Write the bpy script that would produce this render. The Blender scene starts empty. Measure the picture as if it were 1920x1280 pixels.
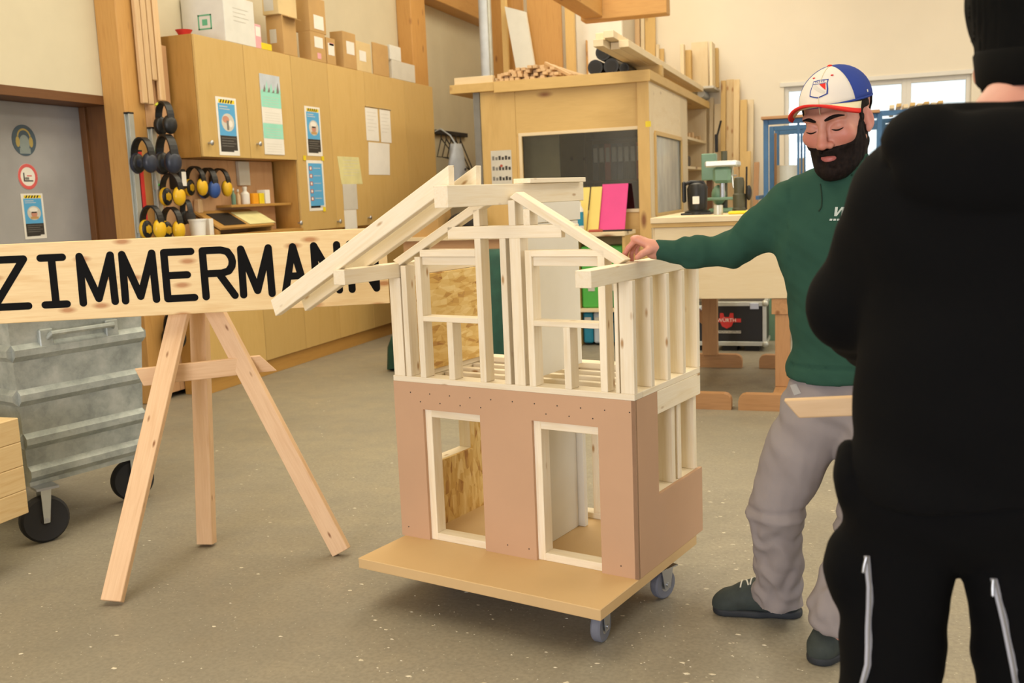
import bpy, bmesh, math, random
import numpy as np
from mathutils import Matrix, Vector
random.seed(7); np.random.seed(7)
SC = bpy.context.scene
COL = SC.collection

# ------------------------------------------------------------------ camera
FPX, CAM_H = 1870.0, 1.35                      # focal length in pixels of the 1920 px frame, eye height
def _cam_axes(hor=274., slope=.041, vp=(1601, 340)):
    n = np.array([slope, 1.0]); n /= np.linalg.norm(n)
    d = hor * math.cos(math.atan(slope))
    down = np.array([n[0], n[1], d / FPX]); down /= np.linalg.norm(down)
    r = np.array([(vp[0] - 960) / FPX, (vp[1] - 640) / FPX, 1.]); r -= down * r.dot(down); r /= np.linalg.norm(r)
    return np.array([np.cross(r, -down), r, -down])   # world axes in camera coordinates (x right, y down, z forward)
CR = _cam_axes(); CC = np.array([0., 0., CAM_H])
cam_d = bpy.data.cameras.new('camera'); cam = bpy.data.objects.new('camera', cam_d); COL.objects.link(cam)
cam_d.sensor_width = 36.; cam_d.lens = FPX / 1920 * 36.; cam_d.clip_end = 200
cam.matrix_world = Matrix(((CR[0, 0], -CR[0, 1], -CR[0, 2], 0), (CR[1, 0], -CR[1, 1], -CR[1, 2], 0), (CR[2, 0], -CR[2, 1], -CR[2, 2], CAM_H), (0, 0, 0, 1)))
cam_d.dof.use_dof = True; cam_d.dof.focus_distance = 3.1; cam_d.dof.aperture_fstop = 5.6
SC.camera = cam

# ------------------------------------------------------------------ light and exposure
wd = bpy.data.worlds.new('daylight'); SC.world = wd; wd.use_nodes = True
wd.node_tree.nodes['Background'].inputs[0].default_value = (.93, .97, 1, 1)
wd.node_tree.nodes['Background'].inputs[1].default_value = 2.3
def area(name, loc, target, sx, sy, power, color):
    l = bpy.data.lights.new(name, 'AREA'); l.shape = 'RECTANGLE'; l.size = sx; l.size_y = sy; l.energy = power; l.color = color
    o = bpy.data.objects.new(name, l); COL.objects.link(o); o.location = loc
    o.rotation_euler = (Vector(target) - Vector(loc)).to_track_quat('-Z', 'Y').to_euler()
    return o
area('rear_gateway_offscreen', (-1.7, -5.99, 1.8), (-1.7, 0, 1.8), 3.0, 3.6, 520, (.92, .92, 1.0))
area('roof_light_offscreen', (-2.2, 6.4, 4.89), (-2.2, 6.4, 0), 2.4, 11.5, 470, (1.0, .91, .70))
area('side_roof_light_offscreen', (2.8, 6.5, 4.89), (2.8, 6.5, 0), 2.0, 9.0, 340, (1.0, .93, .77))
SC.view_settings.view_transform = 'Standard'; SC.view_settings.look = 'None'
SC.view_settings.exposure = -0.48; SC.view_settings.gamma = 1.0; SC.view_settings.use_curve_mapping = False

# ------------------------------------------------------------------ pixels to points (a pixel gives a direction, the plane it lies on gives the distance)
def ray(px, py): return CR @ np.array([(px - 960) / FPX, (py - 640) / FPX, 1.])
def on(axis, k, px, py):
    v = ray(px, py); return Vector(CC + (k - CC[axis]) / v[axis] * v)
def on_x(k, px, py): return on(0, k, px, py)
def on_y(k, px, py): return on(1, k, px, py)
def on_z(k, px, py): return on(2, k, px, py)
def at_depth(px, py, d): return Vector(CC + d * ray(px, py))

# ------------------------------------------------------------------ mesh helpers
WM = {}
def link(o, M, parent=None):
    COL.objects.link(o)
    WM[o] = M.copy()
    if parent is not None:
        o.parent = parent; o.matrix_parent_inverse = Matrix.Identity(4)
        o.matrix_basis = WM[parent].inverted() @ M
    else: o.matrix_basis = M
    return o
def tag(o, label=None, cat=None, group=None, kind=None):
    if label: o['label'] = label
    if cat: o['category'] = cat
    if group: o['group'] = group
    if kind: o['kind'] = kind
    return o
def thing(name, loc, label, cat, group=None, rz=0.):
    o = bpy.data.objects.new(name, None); o.empty_display_size = .1
    link(o, Matrix.Translation(Vector(loc)) @ Matrix.Rotation(rz, 4, 'Z'))
    return tag(o, label, cat, group)
def V(*a): return Vector(a)
def fr(o, x, y=None, z=None):
    """matrix with origin o, local x along x and local z near z"""
    x = Vector(x).normalized(); z = Vector(z if z is not None else (0, 0, 1))
    if abs(x.dot(z.normalized())) > .99: z = Vector((0, 1, 0))
    y = z.cross(x).normalized(); z = x.cross(y)
    M = Matrix.Identity(4)
    for i in range(3): M[i][0] = x[i]; M[i][1] = y[i]; M[i][2] = z[i]; M[i][3] = o[i]
    return M
class MB:
    def __init__(s): s.v = []; s.f = []; s.mi = []; s.cur = 0
    def add(s, vs, fs):
        k = len(s.v); s.v += [tuple(p) for p in vs]; s.f += [tuple(i + k for i in f) for f in fs]; s.mi += [s.cur] * len(fs); return s
    def box(s, lo, hi, M=None, bev=0.):
        lo, hi = [min(a, b) for a, b in zip(lo, hi)], [max(a, b) for a, b in zip(lo, hi)]
        b = min([bev] + [(h - l) * .45 for l, h in zip(lo, hi)]) if bev else 0
        if not b:
            vs = [(x, y, z) for x in (lo[0], hi[0]) for y in (lo[1], hi[1]) for z in (lo[2], hi[2])]
            fs = [(0, 1, 3, 2), (4, 6, 7, 5), (0, 4, 5, 1), (2, 3, 7, 6), (0, 2, 6, 4), (1, 5, 7, 3)]
        else:
            bm = bmesh.new(); bmesh.ops.create_cube(bm, size=1)
            for v in bm.verts: v.co = Vector([(l + h) / 2 + c * (h - l) for l, h, c in zip(lo, hi, v.co)])
            bmesh.ops.bevel(bm, geom=bm.edges[:], offset=b, segments=1, affect='EDGES')
            bm.verts.index_update(); vs = [v.co.copy() for v in bm.verts]; fs = [[v.index for v in f.verts] for f in bm.faces]; bm.free()
        if M is not None: vs = [M @ Vector(p) for p in vs]
        return s.add(vs, fs)
    def cyl(s, p0, p1, r0, r1=None, n=16, cap=True):
        r1 = r0 if r1 is None else r1; M = fr(p0, Vector(p1) - Vector(p0)); L = (Vector(p1) - Vector(p0)).length
        vs = []
        for x, r in ((0, r0), (L, r1)): vs += [M @ Vector((x, r * math.cos(6.28319 * i / n), r * math.sin(6.28319 * i / n))) for i in range(n)]
        fs = [(i, (i + 1) % n, n + (i + 1) % n, n + i) for i in range(n)]
        if cap: fs += [tuple(range(n - 1, -1, -1)), tuple(range(n, 2 * n))]
        return s.add(vs, fs)
    def lathe(s, prof, M=None, n=24):
        """profile of (radius, height) about local z"""
        vs = []; m = len(prof)
        for r, h in prof: vs += [Vector((r * math.cos(6.28319 * i / n), r * math.sin(6.28319 * i / n), h)) for i in range(n)]
        if M is not None: vs = [M @ p for p in vs]
        fs = [(j * n + i, j * n + (i + 1) % n, (j + 1) * n + (i + 1) % n, (j + 1) * n + i) for j in range(m - 1) for i in range(n)]
        fs += [tuple(range(n - 1, -1, -1)), tuple(range((m - 1) * n, m * n))]
        return s.add(vs, fs)
    def tube(s, pts, r, n=8, flat=1.0):
        pts = [Vector(p) for p in pts]; rs = r if isinstance(r, (list, tuple)) else [r] * len(pts); vs = []; up = None
        for i, p in enumerate(pts):
            t = (pts[min(i + 1, len(pts) - 1)] - pts[max(i - 1, 0)]).normalized()
            if up is None: up = Vector((0, 0, 1)) if abs(t.z) < .9 else Vector((1, 0, 0))
            a = up.cross(t); a = a.normalized() if a.length > 1e-6 else Vector((1, 0, 0)); b = t.cross(a); up = b
            vs += [p + rs[i] * (math.cos(6.28319 * k / n) * a + flat * math.sin(6.28319 * k / n) * b) for k in range(n)]
        m = len(pts)
        fs = [(j * n + i, j * n + (i + 1) % n, (j + 1) * n + (i + 1) % n, (j + 1) * n + i) for j in range(m - 1) for i in range(n)]
        fs += [tuple(range(n - 1, -1, -1)), tuple(range((m - 1) * n, m * n))]
        return s.add(vs, fs)
    def prism(s, poly, M, h0, h1):
        """polygon in local xy of M, extruded along local z"""
        n = len(poly)
        a = sum(poly[i][0] * poly[(i + 1) % n][1] - poly[(i + 1) % n][0] * poly[i][1] for i in range(n))
        if a < 0: poly = poly[::-1]
        vs = [M @ Vector((x, y, h0)) for x, y in poly] + [M @ Vector((x, y, h1)) for x, y in poly]
        return s.add(vs, [tuple(range(n - 1, -1, -1)), tuple(range(n, 2 * n))] + [(i, (i + 1) % n, n + (i + 1) % n, n + i) for i in range(n)])
    def ball(s, c, r, n=16, m=10, M=None):
        r = r if isinstance(r, (list, tuple)) else (r, r, r); M = M or Matrix.Identity(4); c = Vector(c); vs = []
        for j in range(m + 1):
            th = math.pi * j / m; rr = max(math.sin(th), 1e-3)
            vs += [c + M.to_3x3() @ Vector((r[0] * rr * math.cos(6.28319 * i / n), r[1] * rr * math.sin(6.28319 * i / n), -r[2] * math.cos(th))) for i in range(n)]
        fs = [(j * n + i, j * n + (i + 1) % n, (j + 1) * n + (i + 1) % n, (j + 1) * n + i) for j in range(m) for i in range(n)]
        return s.add(vs, fs)
    def build(s, name, mat, parent=None, M=None, smooth=0., local=False):
        """smooth = auto-smooth angle in degrees; verts are world unless local"""
        vs = s.v
        if M is None:
            a = np.array(vs); c = (a.min(0) + a.max(0)) / 2
            if parent is None: c[2] = a[:, 2].min()
            M = Matrix.Translation(Vector(c))
        if not local: Mi = M.inverted(); vs = [Mi @ Vector(p) for p in vs]
        me = bpy.data.meshes.new(name); me.from_pydata([tuple(p) for p in vs], [], s.f)
        for m in (mat if isinstance(mat, (list, tuple)) else [mat]): me.materials.append(m)
        if any(s.mi): me.polygons.foreach_set('material_index', s.mi)
        if smooth:
            me.polygons.foreach_set('use_smooth', [True] * len(me.polygons)); me.update()
            if smooth < 179:
                me.set_sharp_from_angle(angle=math.radians(smooth))
        me.update()
        return link(bpy.data.objects.new(name, me), M, parent)
def abox(name, lo, hi, mat, parent=None, F=None, bev=.002):
    """axis box in frame F; the object's own x axis is the long side so that the grain runs along it"""
    F = F or Matrix.Identity(4)
    lo, hi = [min(a, b) for a, b in zip(lo, hi)], [max(a, b) for a, b in zip(lo, hi)]
    c = [(a + b) / 2 for a, b in zip(lo, hi)]; s = [b - a for a, b in zip(lo, hi)]
    k = s.index(max(s)); ax = [Vector((1, 0, 0)), Vector((0, 1, 0)), Vector((0, 0, 1))]
    R = Matrix.Identity(4); order = [k, (k + 1) % 3, (k + 2) % 3]
    for j, o in enumerate(order):
        for i in range(3): R[i][j] = ax[o][i]
    h = [s[o] / 2 for o in order]
    M = F @ Matrix.Translation(Vector(c)) @ R
    return MB().box([-x for x in h], h, None, bev).build(name, mat, parent, M, 0, True)
def beam(name, p0, p1, w, h, mat, parent=None, up=(0, 0, 1), bev=.002, cut0=0., cut1=0.):
    """timber from p0 to p1, w across, h along up; cut = shear of an end in metres over its height"""
    p0, p1 = Vector(p0), Vector(p1); L = (p1 - p0).length; M = fr(p0, p1 - p0, None, up)
    vs = []
    for x, c in ((0, cut0), (L, cut1)):
        vs += [(x + c * z, y * w / 2, z * h / 2) for y in (-1, 1) for z in (-1, 1)]
    fs = [(0, 1, 3, 2), (4, 6, 7, 5), (0, 4, 5, 1), (2, 3, 7, 6), (0, 2, 6, 4), (1, 5, 7, 3)]
    if bev:
        bm = bmesh.new(); bv = [bm.verts.new(v) for v in vs]
        for f in fs: bm.faces.new([bv[i] for i in f])
        bmesh.ops.recalc_face_normals(bm, faces=bm.faces[:]); bmesh.ops.bevel(bm, geom=bm.edges[:], offset=bev, segments=1, affect='EDGES')
        bm.verts.index_update(); vs = [v.co.copy() for v in bm.verts]; fs = [[v.index for v in f.verts] for f in bm.faces]; bm.free()
    m = MB(); m.add(vs, fs)
    return m.build(name, mat, parent, M, 0, True)
def text_mesh(name, txt, size, M, mat, parent, depth=.0006, bold=0., align='CENTER'):
    cu = bpy.data.curves.new(name, 'FONT'); cu.body = txt; cu.size = size; cu.extrude = depth; cu.offset = bold; cu.align_x = align; cu.align_y = 'CENTER'; cu.resolution_u = 3
    o = bpy.data.objects.new(name, cu); COL.objects.link(o)
    me = bpy.data.meshes.new_from_object(o.evaluated_get(bpy.context.evaluated_depsgraph_get()))
    bpy.data.objects.remove(o); bpy.data.curves.remove(cu)
    me.materials.clear(); me.materials.append(mat)
    return link(bpy.data.objects.new(name, me), M, parent)
# ------------------------------------------------------------------ materials
def lin(h):
    h = h.lstrip('#'); c = [int(h[i:i + 2], 16) / 255 for i in (0, 2, 4)]
    return tuple(x / 12.92 if x <= .04045 else ((x + .055) / 1.055) ** 2.4 for x in c) + (1.,)
def mat_new(name):
    m = bpy.data.materials.new(name); m.use_nodes = True; nt = m.node_tree
    return m, nt, nt.nodes['Principled BSDF']
def nd(nt, t, **kw):
    n = nt.nodes.new(t)
    for k, v in kw.items():
        if k.startswith('i_'): n.inputs[k[2:].replace('_', ' ')].default_value = v
        else: setattr(n, k, v)
    return n
def mixc(nt, fac, a, b, blend='MIX'):
    n = nt.nodes.new('ShaderNodeMix'); n.data_type = 'RGBA'; n.blend_type = blend
    for s, x in ((n.inputs[0], fac), (n.inputs[6], a), (n.inputs[7], b)):
        if isinstance(x, (int, float, tuple)): s.default_value = x
        else: nt.links.new(x, s)
    return n.outputs[2]
def ramp(nt, src, stops):
    r = nt.nodes.new('ShaderNodeValToRGB'); e = r.color_ramp.elements
    while len(e) < len(stops): e.new(.5)
    for k, (p, c) in zip(e, stops): k.position = p; k.color = c
    nt.links.new(src, r.inputs[0]); return r.outputs[0]
def coords(nt, scale=(1, 1, 1), rand=True, rot=(0, 0, 0)):
    tc = nt.nodes.new('ShaderNodeTexCoord'); mp = nt.nodes.new('ShaderNodeMapping'); mp.inputs['Scale'].default_value = scale; mp.inputs['Rotation'].default_value = rot
    src = tc.outputs['Object']
    if rand:
        oi = nt.nodes.new('ShaderNodeObjectInfo'); mu = nt.nodes.new('ShaderNodeVectorMath'); mu.operation = 'MULTIPLY_ADD'
        cb = nt.nodes.new('ShaderNodeCombineXYZ')
        for i, k in enumerate((31., 17., 23.)):
            m = nt.nodes.new('ShaderNodeMath'); m.operation = 'MULTIPLY'; m.inputs[1].default_value = k; nt.links.new(oi.outputs['Random'], m.inputs[0]); nt.links.new(m.outputs[0], cb.inputs[i])
        ad = nt.nodes.new('ShaderNodeVectorMath'); ad.operation = 'ADD'
        nt.links.new(src, ad.inputs[0]); nt.links.new(cb.outputs[0], ad.inputs[1]); src = ad.outputs[0]
    nt.links.new(src, mp.inputs['Vector']); return mp.outputs[0]
def noise(nt, vec, scale, detail=4., rough=.55, dist=0.):
    n = nd(nt, 'ShaderNodeTexNoise'); n.inputs['Scale'].default_value = scale; n.inputs['Detail'].default_value = detail; n.inputs['Roughness'].default_value = rough; n.inputs['Distortion'].default_value = dist
    nt.links.new(vec, n.inputs['Vector']); return n.outputs[0]
def bump(nt, bsdf, h, strength=.2, dist=.002):
    b = nd(nt, 'ShaderNodeBump'); b.inputs['Strength'].default_value = strength; b.inputs['Distance'].default_value = dist
    nt.links.new(h, b.inputs['Height']); nt.links.new(b.outputs[0], bsdf.inputs['Normal'])
def plain(name, c, rough=.6, metal=0., var=.06, vscale=8., bumps=0., bscale=120., spec=.5, coat=0.):
    m, nt, b = mat_new(name); c = lin(c); v = coords(nt)
    n = noise(nt, v, vscale); d = tuple(x * (1 - var * 2) for x in c[:3]) + (1,); l = tuple(min(1, x * (1 + var)) for x in c[:3]) + (1,)
    nt.links.new(ramp(nt, n, [(.3, d), (.7, l)]), b.inputs['Base Color'])
    b.inputs['Roughness'].default_value = rough; b.inputs['Metallic'].default_value = metal; b.inputs['Specular IOR Level'].default_value = spec; b.inputs['Coat Weight'].default_value = coat
    if bumps: bump(nt, b, noise(nt, v, bscale, 6), bumps)
    return m
def wood(name, c, dark, rough=.55, grain=1., knots=.0, contrast=.5, knotc='#8a5a32', ring=14., k2d=False):
    m, nt, b = mat_new(name); c, d = lin(c), lin(dark)
    v = coords(nt, (1.3, ring, ring)); n1 = noise(nt, v, 3.0 * grain, 3, .5, .4)
    v2 = coords(nt, (3, 60, 60)); n2 = noise(nt, v2, 3.0, 2)
    md = tuple(c[i] + (d[i] - c[i]) * contrast for i in range(3)) + (1,)
    base = ramp(nt, n1, [(.30, md), (.5, c), (.72, tuple(c[i] + (d[i] - c[i]) * contrast * .45 for i in range(3)) + (1,))])
    col = mixc(nt, .22, base, ramp(nt, n2, [(.35, d), (.65, c)]), 'MULTIPLY') if False else mixc(nt, .18, base, ramp(nt, n2, [(.35, d), (.65, c)]))
    # each piece its own tone
    oi = nd(nt, 'ShaderNodeObjectInfo'); hs = nd(nt, 'ShaderNodeHueSaturation'); mr = nd(nt, 'ShaderNodeMapRange'); mr.inputs[3].default_value = .93; mr.inputs[4].default_value = 1.05
    nt.links.new(oi.outputs['Random'], mr.inputs[0]); nt.links.new(mr.outputs[0], hs.inputs['Value']); nt.links.new(col, hs.inputs['Color']); col = hs.outputs[0]
    if knots:
        vk = coords(nt, (3.2, 9, 9)); vo = nd(nt, 'ShaderNodeTexVoronoi'); vo.inputs['Scale'].default_value = knots; vo.voronoi_dimensions = '2D' if k2d else '3D'; nt.links.new(vk, vo.inputs['Vector'])
        k = ramp(nt, vo.outputs['Distance'], [(.05, (1, 1, 1, 1)), (.14, (0, 0, 0, 1))])
        col = mixc(nt, k, col, lin(knotc))
    nt.links.new(col, b.inputs['Base Color']); b.inputs['Roughness'].default_value = rough
    bump(nt, b, n2, .08, .001)
    return m
M_ = {}
M_['pine'] = wood('pine', '#f0e4cc', '#dcc495', knots=2.2, contrast=.4, knotc='#b08a5c')
M_['pine_side'] = M_['pine']
M_['sign'] = wood('sign_pine', '#e9cf9c', '#d2a566', knots=1.1, contrast=.5, ring=9, k2d=True, knotc='#b98450')
M_['easel'] = wood('easel_larch', '#e2bf98', '#c79a6e', knots=2.4, contrast=.5)
M_['board_stack'] = wood('stacked_pine', '#e6cb98', '#cfa466', knots=2.6)
M_['cab'] = wood('cabinet_veneer', '#cfae6e', '#bd9853', rough=.42, contrast=.35, ring=7, grain=.7)
M_['cab_side'] = wood('cabinet_side', '#b98c48', '#a07434', rough=.45, contrast=.4)
M_['post'] = wood('old_spruce', '#cb9b58', '#b37f40', knots=.8, contrast=.5)
M_['ply'] = wood('plywood', '#d8b573', '#c09a58', knots=.45, contrast=.4, ring=5, grain=.6)
M_['ply_pale'] = wood('pale_plywood', '#e9d7b4', '#d8bd8c', knots=.5, contrast=.4, ring=5, grain=.6)
M_['brown'] = wood('brown_jamb', '#6f4722', '#55331a', knots=.6)
M_['tan'] = wood('tan_lath', '#d9b88c', '#c39c6c', contrast=.5)
M_['pegwood'] = wood('tool_panel_wood', '#cfa47a', '#b8895c', contrast=.4, knots=.4, ring=6)
M_['orange_wood'] = wood('orange_trestle_wood', '#bd8f62', '#9d7148', knots=.8)
M_['mdf'] = plain('mdf', '#c29c7c', .75, var=.025, vscale=3, bumps=.03, bscale=300)
M_['mdf_yellow'] = plain('mdf_platform', '#cfae7c', .6, var=.03, vscale=3)
M_['plaster'] = plain('left_plaster', '#d2c8ad', .9, var=.03, vscale=2.5, bumps=.25, bscale=40)
M_['plaster_white'] = plain('back_plaster', '#f0e6d2', .9, var=.02, vscale=1.2, bumps=.15, bscale=40)
M_['gypsum'] = plain('gypsum_board', '#eae6da', .8, var=.015)
M_['door_metal'] = plain('grey_door', '#a9a9ab', .5, .15, var=.08, vscale=2.5)
M_['black'] = plain('black_plastic', '#141414', .45)
M_['black_paint'] = plain('black_letter_paint', '#0d0d0e', .8, var=.1, spec=.15)
M_['rubber'] = plain('rubber', '#232325', .75)
M_['grey_rubber'] = plain('grey_rubber', '#70737f', .6)
M_['steel'] = plain('steel', '#b9bcc0', .32, .9)
M_['alu'] = plain('aluminium', '#c6c9c2', .38, .55)
M_['white'] = plain('white_paper', '#e9e6de', .7, var=.02)
M_['greywhite'] = plain('grey_paper', '#cfcbc0', .75, var=.03)
M_['yellow_cup'] = plain('yellow_plastic', '#e3b41c', .35)
M_['blue_cup'] = plain('blue_plastic', '#2b4f93', .35)
M_['darkblue'] = plain('navy_plastic', '#262c3c', .4)
M_['red'] = plain('red_plastic', '#cf3330', .45)
M_['lime'] = plain('lime_plastic', '#cdd23b', .45)
M_['sky'] = plain('poster_blue', '#58a9dc', .5, var=.02)
M_['mint'] = plain('mint_print', '#9adfcb', .6, var=.03)
M_['pink'] = plain('pink_card', '#e9a9b0', .6)
M_['magenta'] = plain('magenta_board', '#e0458f', .6, var=.02)
M_['yellowcard'] = plain('yellow_board', '#e6cf74', .6, var=.02)
M_['yellow'] = plain('yellow_tape', '#ecd21e', .5)
M_['orange'] = plain('orange_box', '#f0a51e', .5)
M_['cardboard'] = plain('cardboard', '#c09a62', .8, var=.05, vscale=5)
M_['cardboard_pale'] = plain('pale_cardboard', '#d8bf8d', .8, var=.04)
M_['greencase'] = plain('green_case', '#55b94a', .4)
M_['darkgreen'] = plain('machine_green', '#6f9179', .45)
M_['teal'] = plain('teal_case', '#1f86a5', .5)
M_['blue_steel'] = plain('blue_steel', '#44719e', .5, .1)
M_['lightblue'] = plain('pale_blue', '#c3ccd6', .6)
M_['brownbox'] = plain('brown_dark', '#5b3a22', .7)
M_['foam'] = plain('foam_sheet', '#dfe0d8', .35, var=.02)
M_['dark'] = plain('dark_fabric', '#2a2522', .8)
M_['olive'] = plain('olive_machine', '#4b4a37', .5)
M_['tarp'] = plain('green_tarpaulin', '#1d4a3c', .75, var=.12, vscale=14, bumps=.3, bscale=60)
M_['textgrey'] = plain('printed_grey', '#7d7b76', .7)
M_['yellowpaper'] = plain('yellow_paper', '#dcd59a', .7)
M_['glass_dark'] = None
def glass(name, tint, alpha_mix, rough=.03):
    m, nt, b = mat_new(name); nt.nodes.remove(b); o = nt.nodes['Material Output']
    t = nd(nt, 'ShaderNodeBsdfTransparent'); t.inputs[0].default_value = tint
    g = nd(nt, 'ShaderNodeBsdfGlossy'); g.inputs['Roughness'].default_value = rough
    fz = nd(nt, 'ShaderNodeFresnel'); fz.inputs[0].default_value = 1.5
    ad = nd(nt, 'ShaderNodeMath', operation='MULTIPLY_ADD'); ad.inputs[1].default_value = 1.; ad.inputs[2].default_value = alpha_mix; nt.links.new(fz.outputs[0], ad.inputs[0])
    mx = nd(nt, 'ShaderNodeMixShader'); nt.links.new(ad.outputs[0], mx.inputs[0]); nt.links.new(t.outputs[0], mx.inputs[1]); nt.links.new(g.outputs[0], mx.inputs[2]); nt.links.new(mx.outputs[0], o.inputs[0])
    return m
M_['glass'] = glass('window_glass', (.9, .93, .93, 1), .04)
M_['glass_refl'] = glass('dusty_glass', (.6, .65, .68, 1), .4, .12)
M_['glass_dim'] = glass('dim_glass', (.85, .85, .82, 1), .02)
def dust_and_reflection():  # pale patchy base colour paints in a bright reflection as well as dust
    m, nt, b = mat_new('dust_reflection_glass'); o = nt.nodes['Material Output']; b.inputs['Base Color'].default_value = lin('#d5dee2'); b.inputs['Roughness'].default_value = .12; b.inputs['Specular IOR Level'].default_value = .8
    t = nd(nt, 'ShaderNodeBsdfTransparent'); t.inputs[0].default_value = (.8, .85, .88, 1); v = coords(nt, (1, 1, .5)); n = noise(nt, v, 5, 4)
    mx = nd(nt, 'ShaderNodeMixShader'); nt.links.new(ramp(nt, n, [(.3, (.55, .55, .55, 1)), (.7, (.9, .9, .9, 1))]), mx.inputs[0]); nt.links.new(t.outputs[0], mx.inputs[1]); nt.links.new(b.outputs[0], mx.inputs[2]); nt.links.new(mx.outputs[0], o.inputs[0]); return m
M_['glass_refl'] = dust_and_reflection()
def floor_mat():
    m, nt, b = mat_new('worn_concrete'); v = coords(nt, rand=False)
    n1 = noise(nt, v, .55, 5, .6); n2 = noise(nt, v, 4.5, 6, .65, .3); n3 = noise(nt, v, 70, 3)
    c = ramp(nt, n1, [(.30, lin('#878072')), (.5, lin('#9c9482')), (.7, lin('#aaa18a'))])
    c = mixc(nt, ramp(nt, n2, [(.35, (0, 0, 0, 1)), (.75, (.55, .55, .55, 1))]), c, lin('#827d70'))
    c = mixc(nt, ramp(nt, n3, [(.35, (.35, .35, .35, 1)), (.6, (0, 0, 0, 1))]), c, lin('#6f6a5e'))
    vo = nd(nt, 'ShaderNodeTexVoronoi'); vo.inputs['Scale'].default_value = 42; nt.links.new(v, vo.inputs['Vector'])
    c = mixc(nt, ramp(nt, vo.outputs['Distance'], [(.05, (.7, .7, .7, 1)), (.12, (0, 0, 0, 1))]), c, lin('#cbc5b4'))
    nt.links.new(c, b.inputs['Base Color'])
    nt.links.new(ramp(nt, n2, [(.3, (.38, .38, .38, 1)), (.7, (.62, .62, .62, 1))]), b.inputs['Roughness'])
    bump(nt, b, n3, .12, .002); return m
M_['floor'] = floor_mat()
def osb_mat():
    m, nt, b = mat_new('osb'); cols = []
    for k, (ang, sc) in enumerate(((.2, 1.), (1.3, .8), (2.3, 1.2))):
        v = coords(nt, (15 * sc, 48 * sc, 48 * sc), rot=(ang * .4, ang, ang)); vo = nd(nt, 'ShaderNodeTexVoronoi'); vo.inputs['Scale'].default_value = 1; nt.links.new(v, vo.inputs['Vector'])
        sp = nd(nt, 'ShaderNodeSeparateColor'); nt.links.new(vo.outputs['Color'], sp.inputs[0]); cols.append(sp.outputs[0])
    a = nd(nt, 'ShaderNodeMath', operation='ADD'); nt.links.new(cols[0], a.inputs[0]); nt.links.new(cols[1], a.inputs[1])
    a2 = nd(nt, 'ShaderNodeMath', operation='ADD'); nt.links.new(a.outputs[0], a2.inputs[0]); nt.links.new(cols[2], a2.inputs[1])
    d = nd(nt, 'ShaderNodeMath', operation='DIVIDE'); nt.links.new(a2.outputs[0], d.inputs[0]); d.inputs[1].default_value = 3
    c = ramp(nt, d.outputs[0], [(.15, lin('#a9783a')), (.35, lin('#d0a657')), (.55, lin('#dfbd74')), (.85, lin('#ecd295'))])
    nt.links.new(c, b.inputs['Base Color']); b.inputs['Roughness'].default_value = .6; bump(nt, b, d.outputs[0], .25, .003); return m
M_['osb'] = osb_mat()
def galv_mat():
    m, nt, b = mat_new('galvanised_steel'); v = coords(nt)
    vo = nd(nt, 'ShaderNodeTexVoronoi'); vo.inputs['Scale'].default_value = 38; nt.links.new(v, vo.inputs['Vector'])
    n = noise(nt, v, 7, 6, .65); n2 = noise(nt, v, 2.2, 5, .6)
    c = ramp(nt, n, [(.3, lin('#7f8784')), (.5, lin('#a3aaa6')), (.7, lin('#bdc2bd'))])
    c = mixc(nt, ramp(nt, n2, [(.52, (0, 0, 0, 1)), (.72, (.6, .6, .6, 1))]), c, lin('#7e827b'))
    sp = nd(nt, 'ShaderNodeSeparateColor'); nt.links.new(vo.outputs['Color'], sp.inputs[0])
    c = mixc(nt, .12, c, ramp(nt, sp.outputs[0], [(.2, lin('#8d9491')), (.8, lin('#c4cac6'))]))
    nt.links.new(c, b.inputs['Base Color']); b.inputs['Metallic'].default_value = .35; b.inputs['Roughness'].default_value = .5; bump(nt, b, n, .12, .003); return m
M_['galv'] = galv_mat()
def fabric(name, c, var=.15, scale=6., rough=.9, weave=500.):
    m, nt, b = mat_new(name); c = lin(c); v = coords(nt, rand=False); n = noise(nt, v, scale, 5, .6); w = noise(nt, v, weave, 2)
    nt.links.new(ramp(nt, n, [(.3, tuple(x * (1 - var) for x in c[:3]) + (1,)), (.7, tuple(min(1, x * (1 + var)) for x in c[:3]) + (1,))]), b.inputs['Base Color'])
    b.inputs['Roughness'].default_value = rough; b.inputs['Sheen Weight'].default_value = .0; b.inputs['Specular IOR Level'].default_value = .12; bump(nt, b, w, .25, .001); return m
M_['sweater'] = fabric('green_sweatshirt', '#2d4d40', .12)
M_['trousers'] = fabric('grey_work_trousers', '#8d8584', .05)
M_['hoodie'] = fabric('black_hoodie', '#070708', .15)
M_['blackpants'] = fabric('black_work_trousers', '#060607', .15)
M_['knit'] = fabric('black_knit', '#060606', .2, 40)
M_['hair'] = fabric('dark_brown_hair', '#1d1512', .5, 90, .75, 300)
M_['cap_white'] = fabric('cap_white', '#dcd6cc', .04)
M_['cap_cream'] = fabric('cap_visor_cream', '#d9cfae', .04)
M_['cap_red'] = fabric('cap_red', '#d8362f', .05)
M_['cap_blue'] = fabric('cap_blue', '#34468f', .08)
M_['shoe'] = fabric('dark_grey_shoe_leather', '#3d4340', .2, 20, .6)
M_['sole'] = plain('shoe_sole', '#23272c', .7)
M_['zip'] = plain('silver_zip', '#a9abb4', .5, .1)
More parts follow.
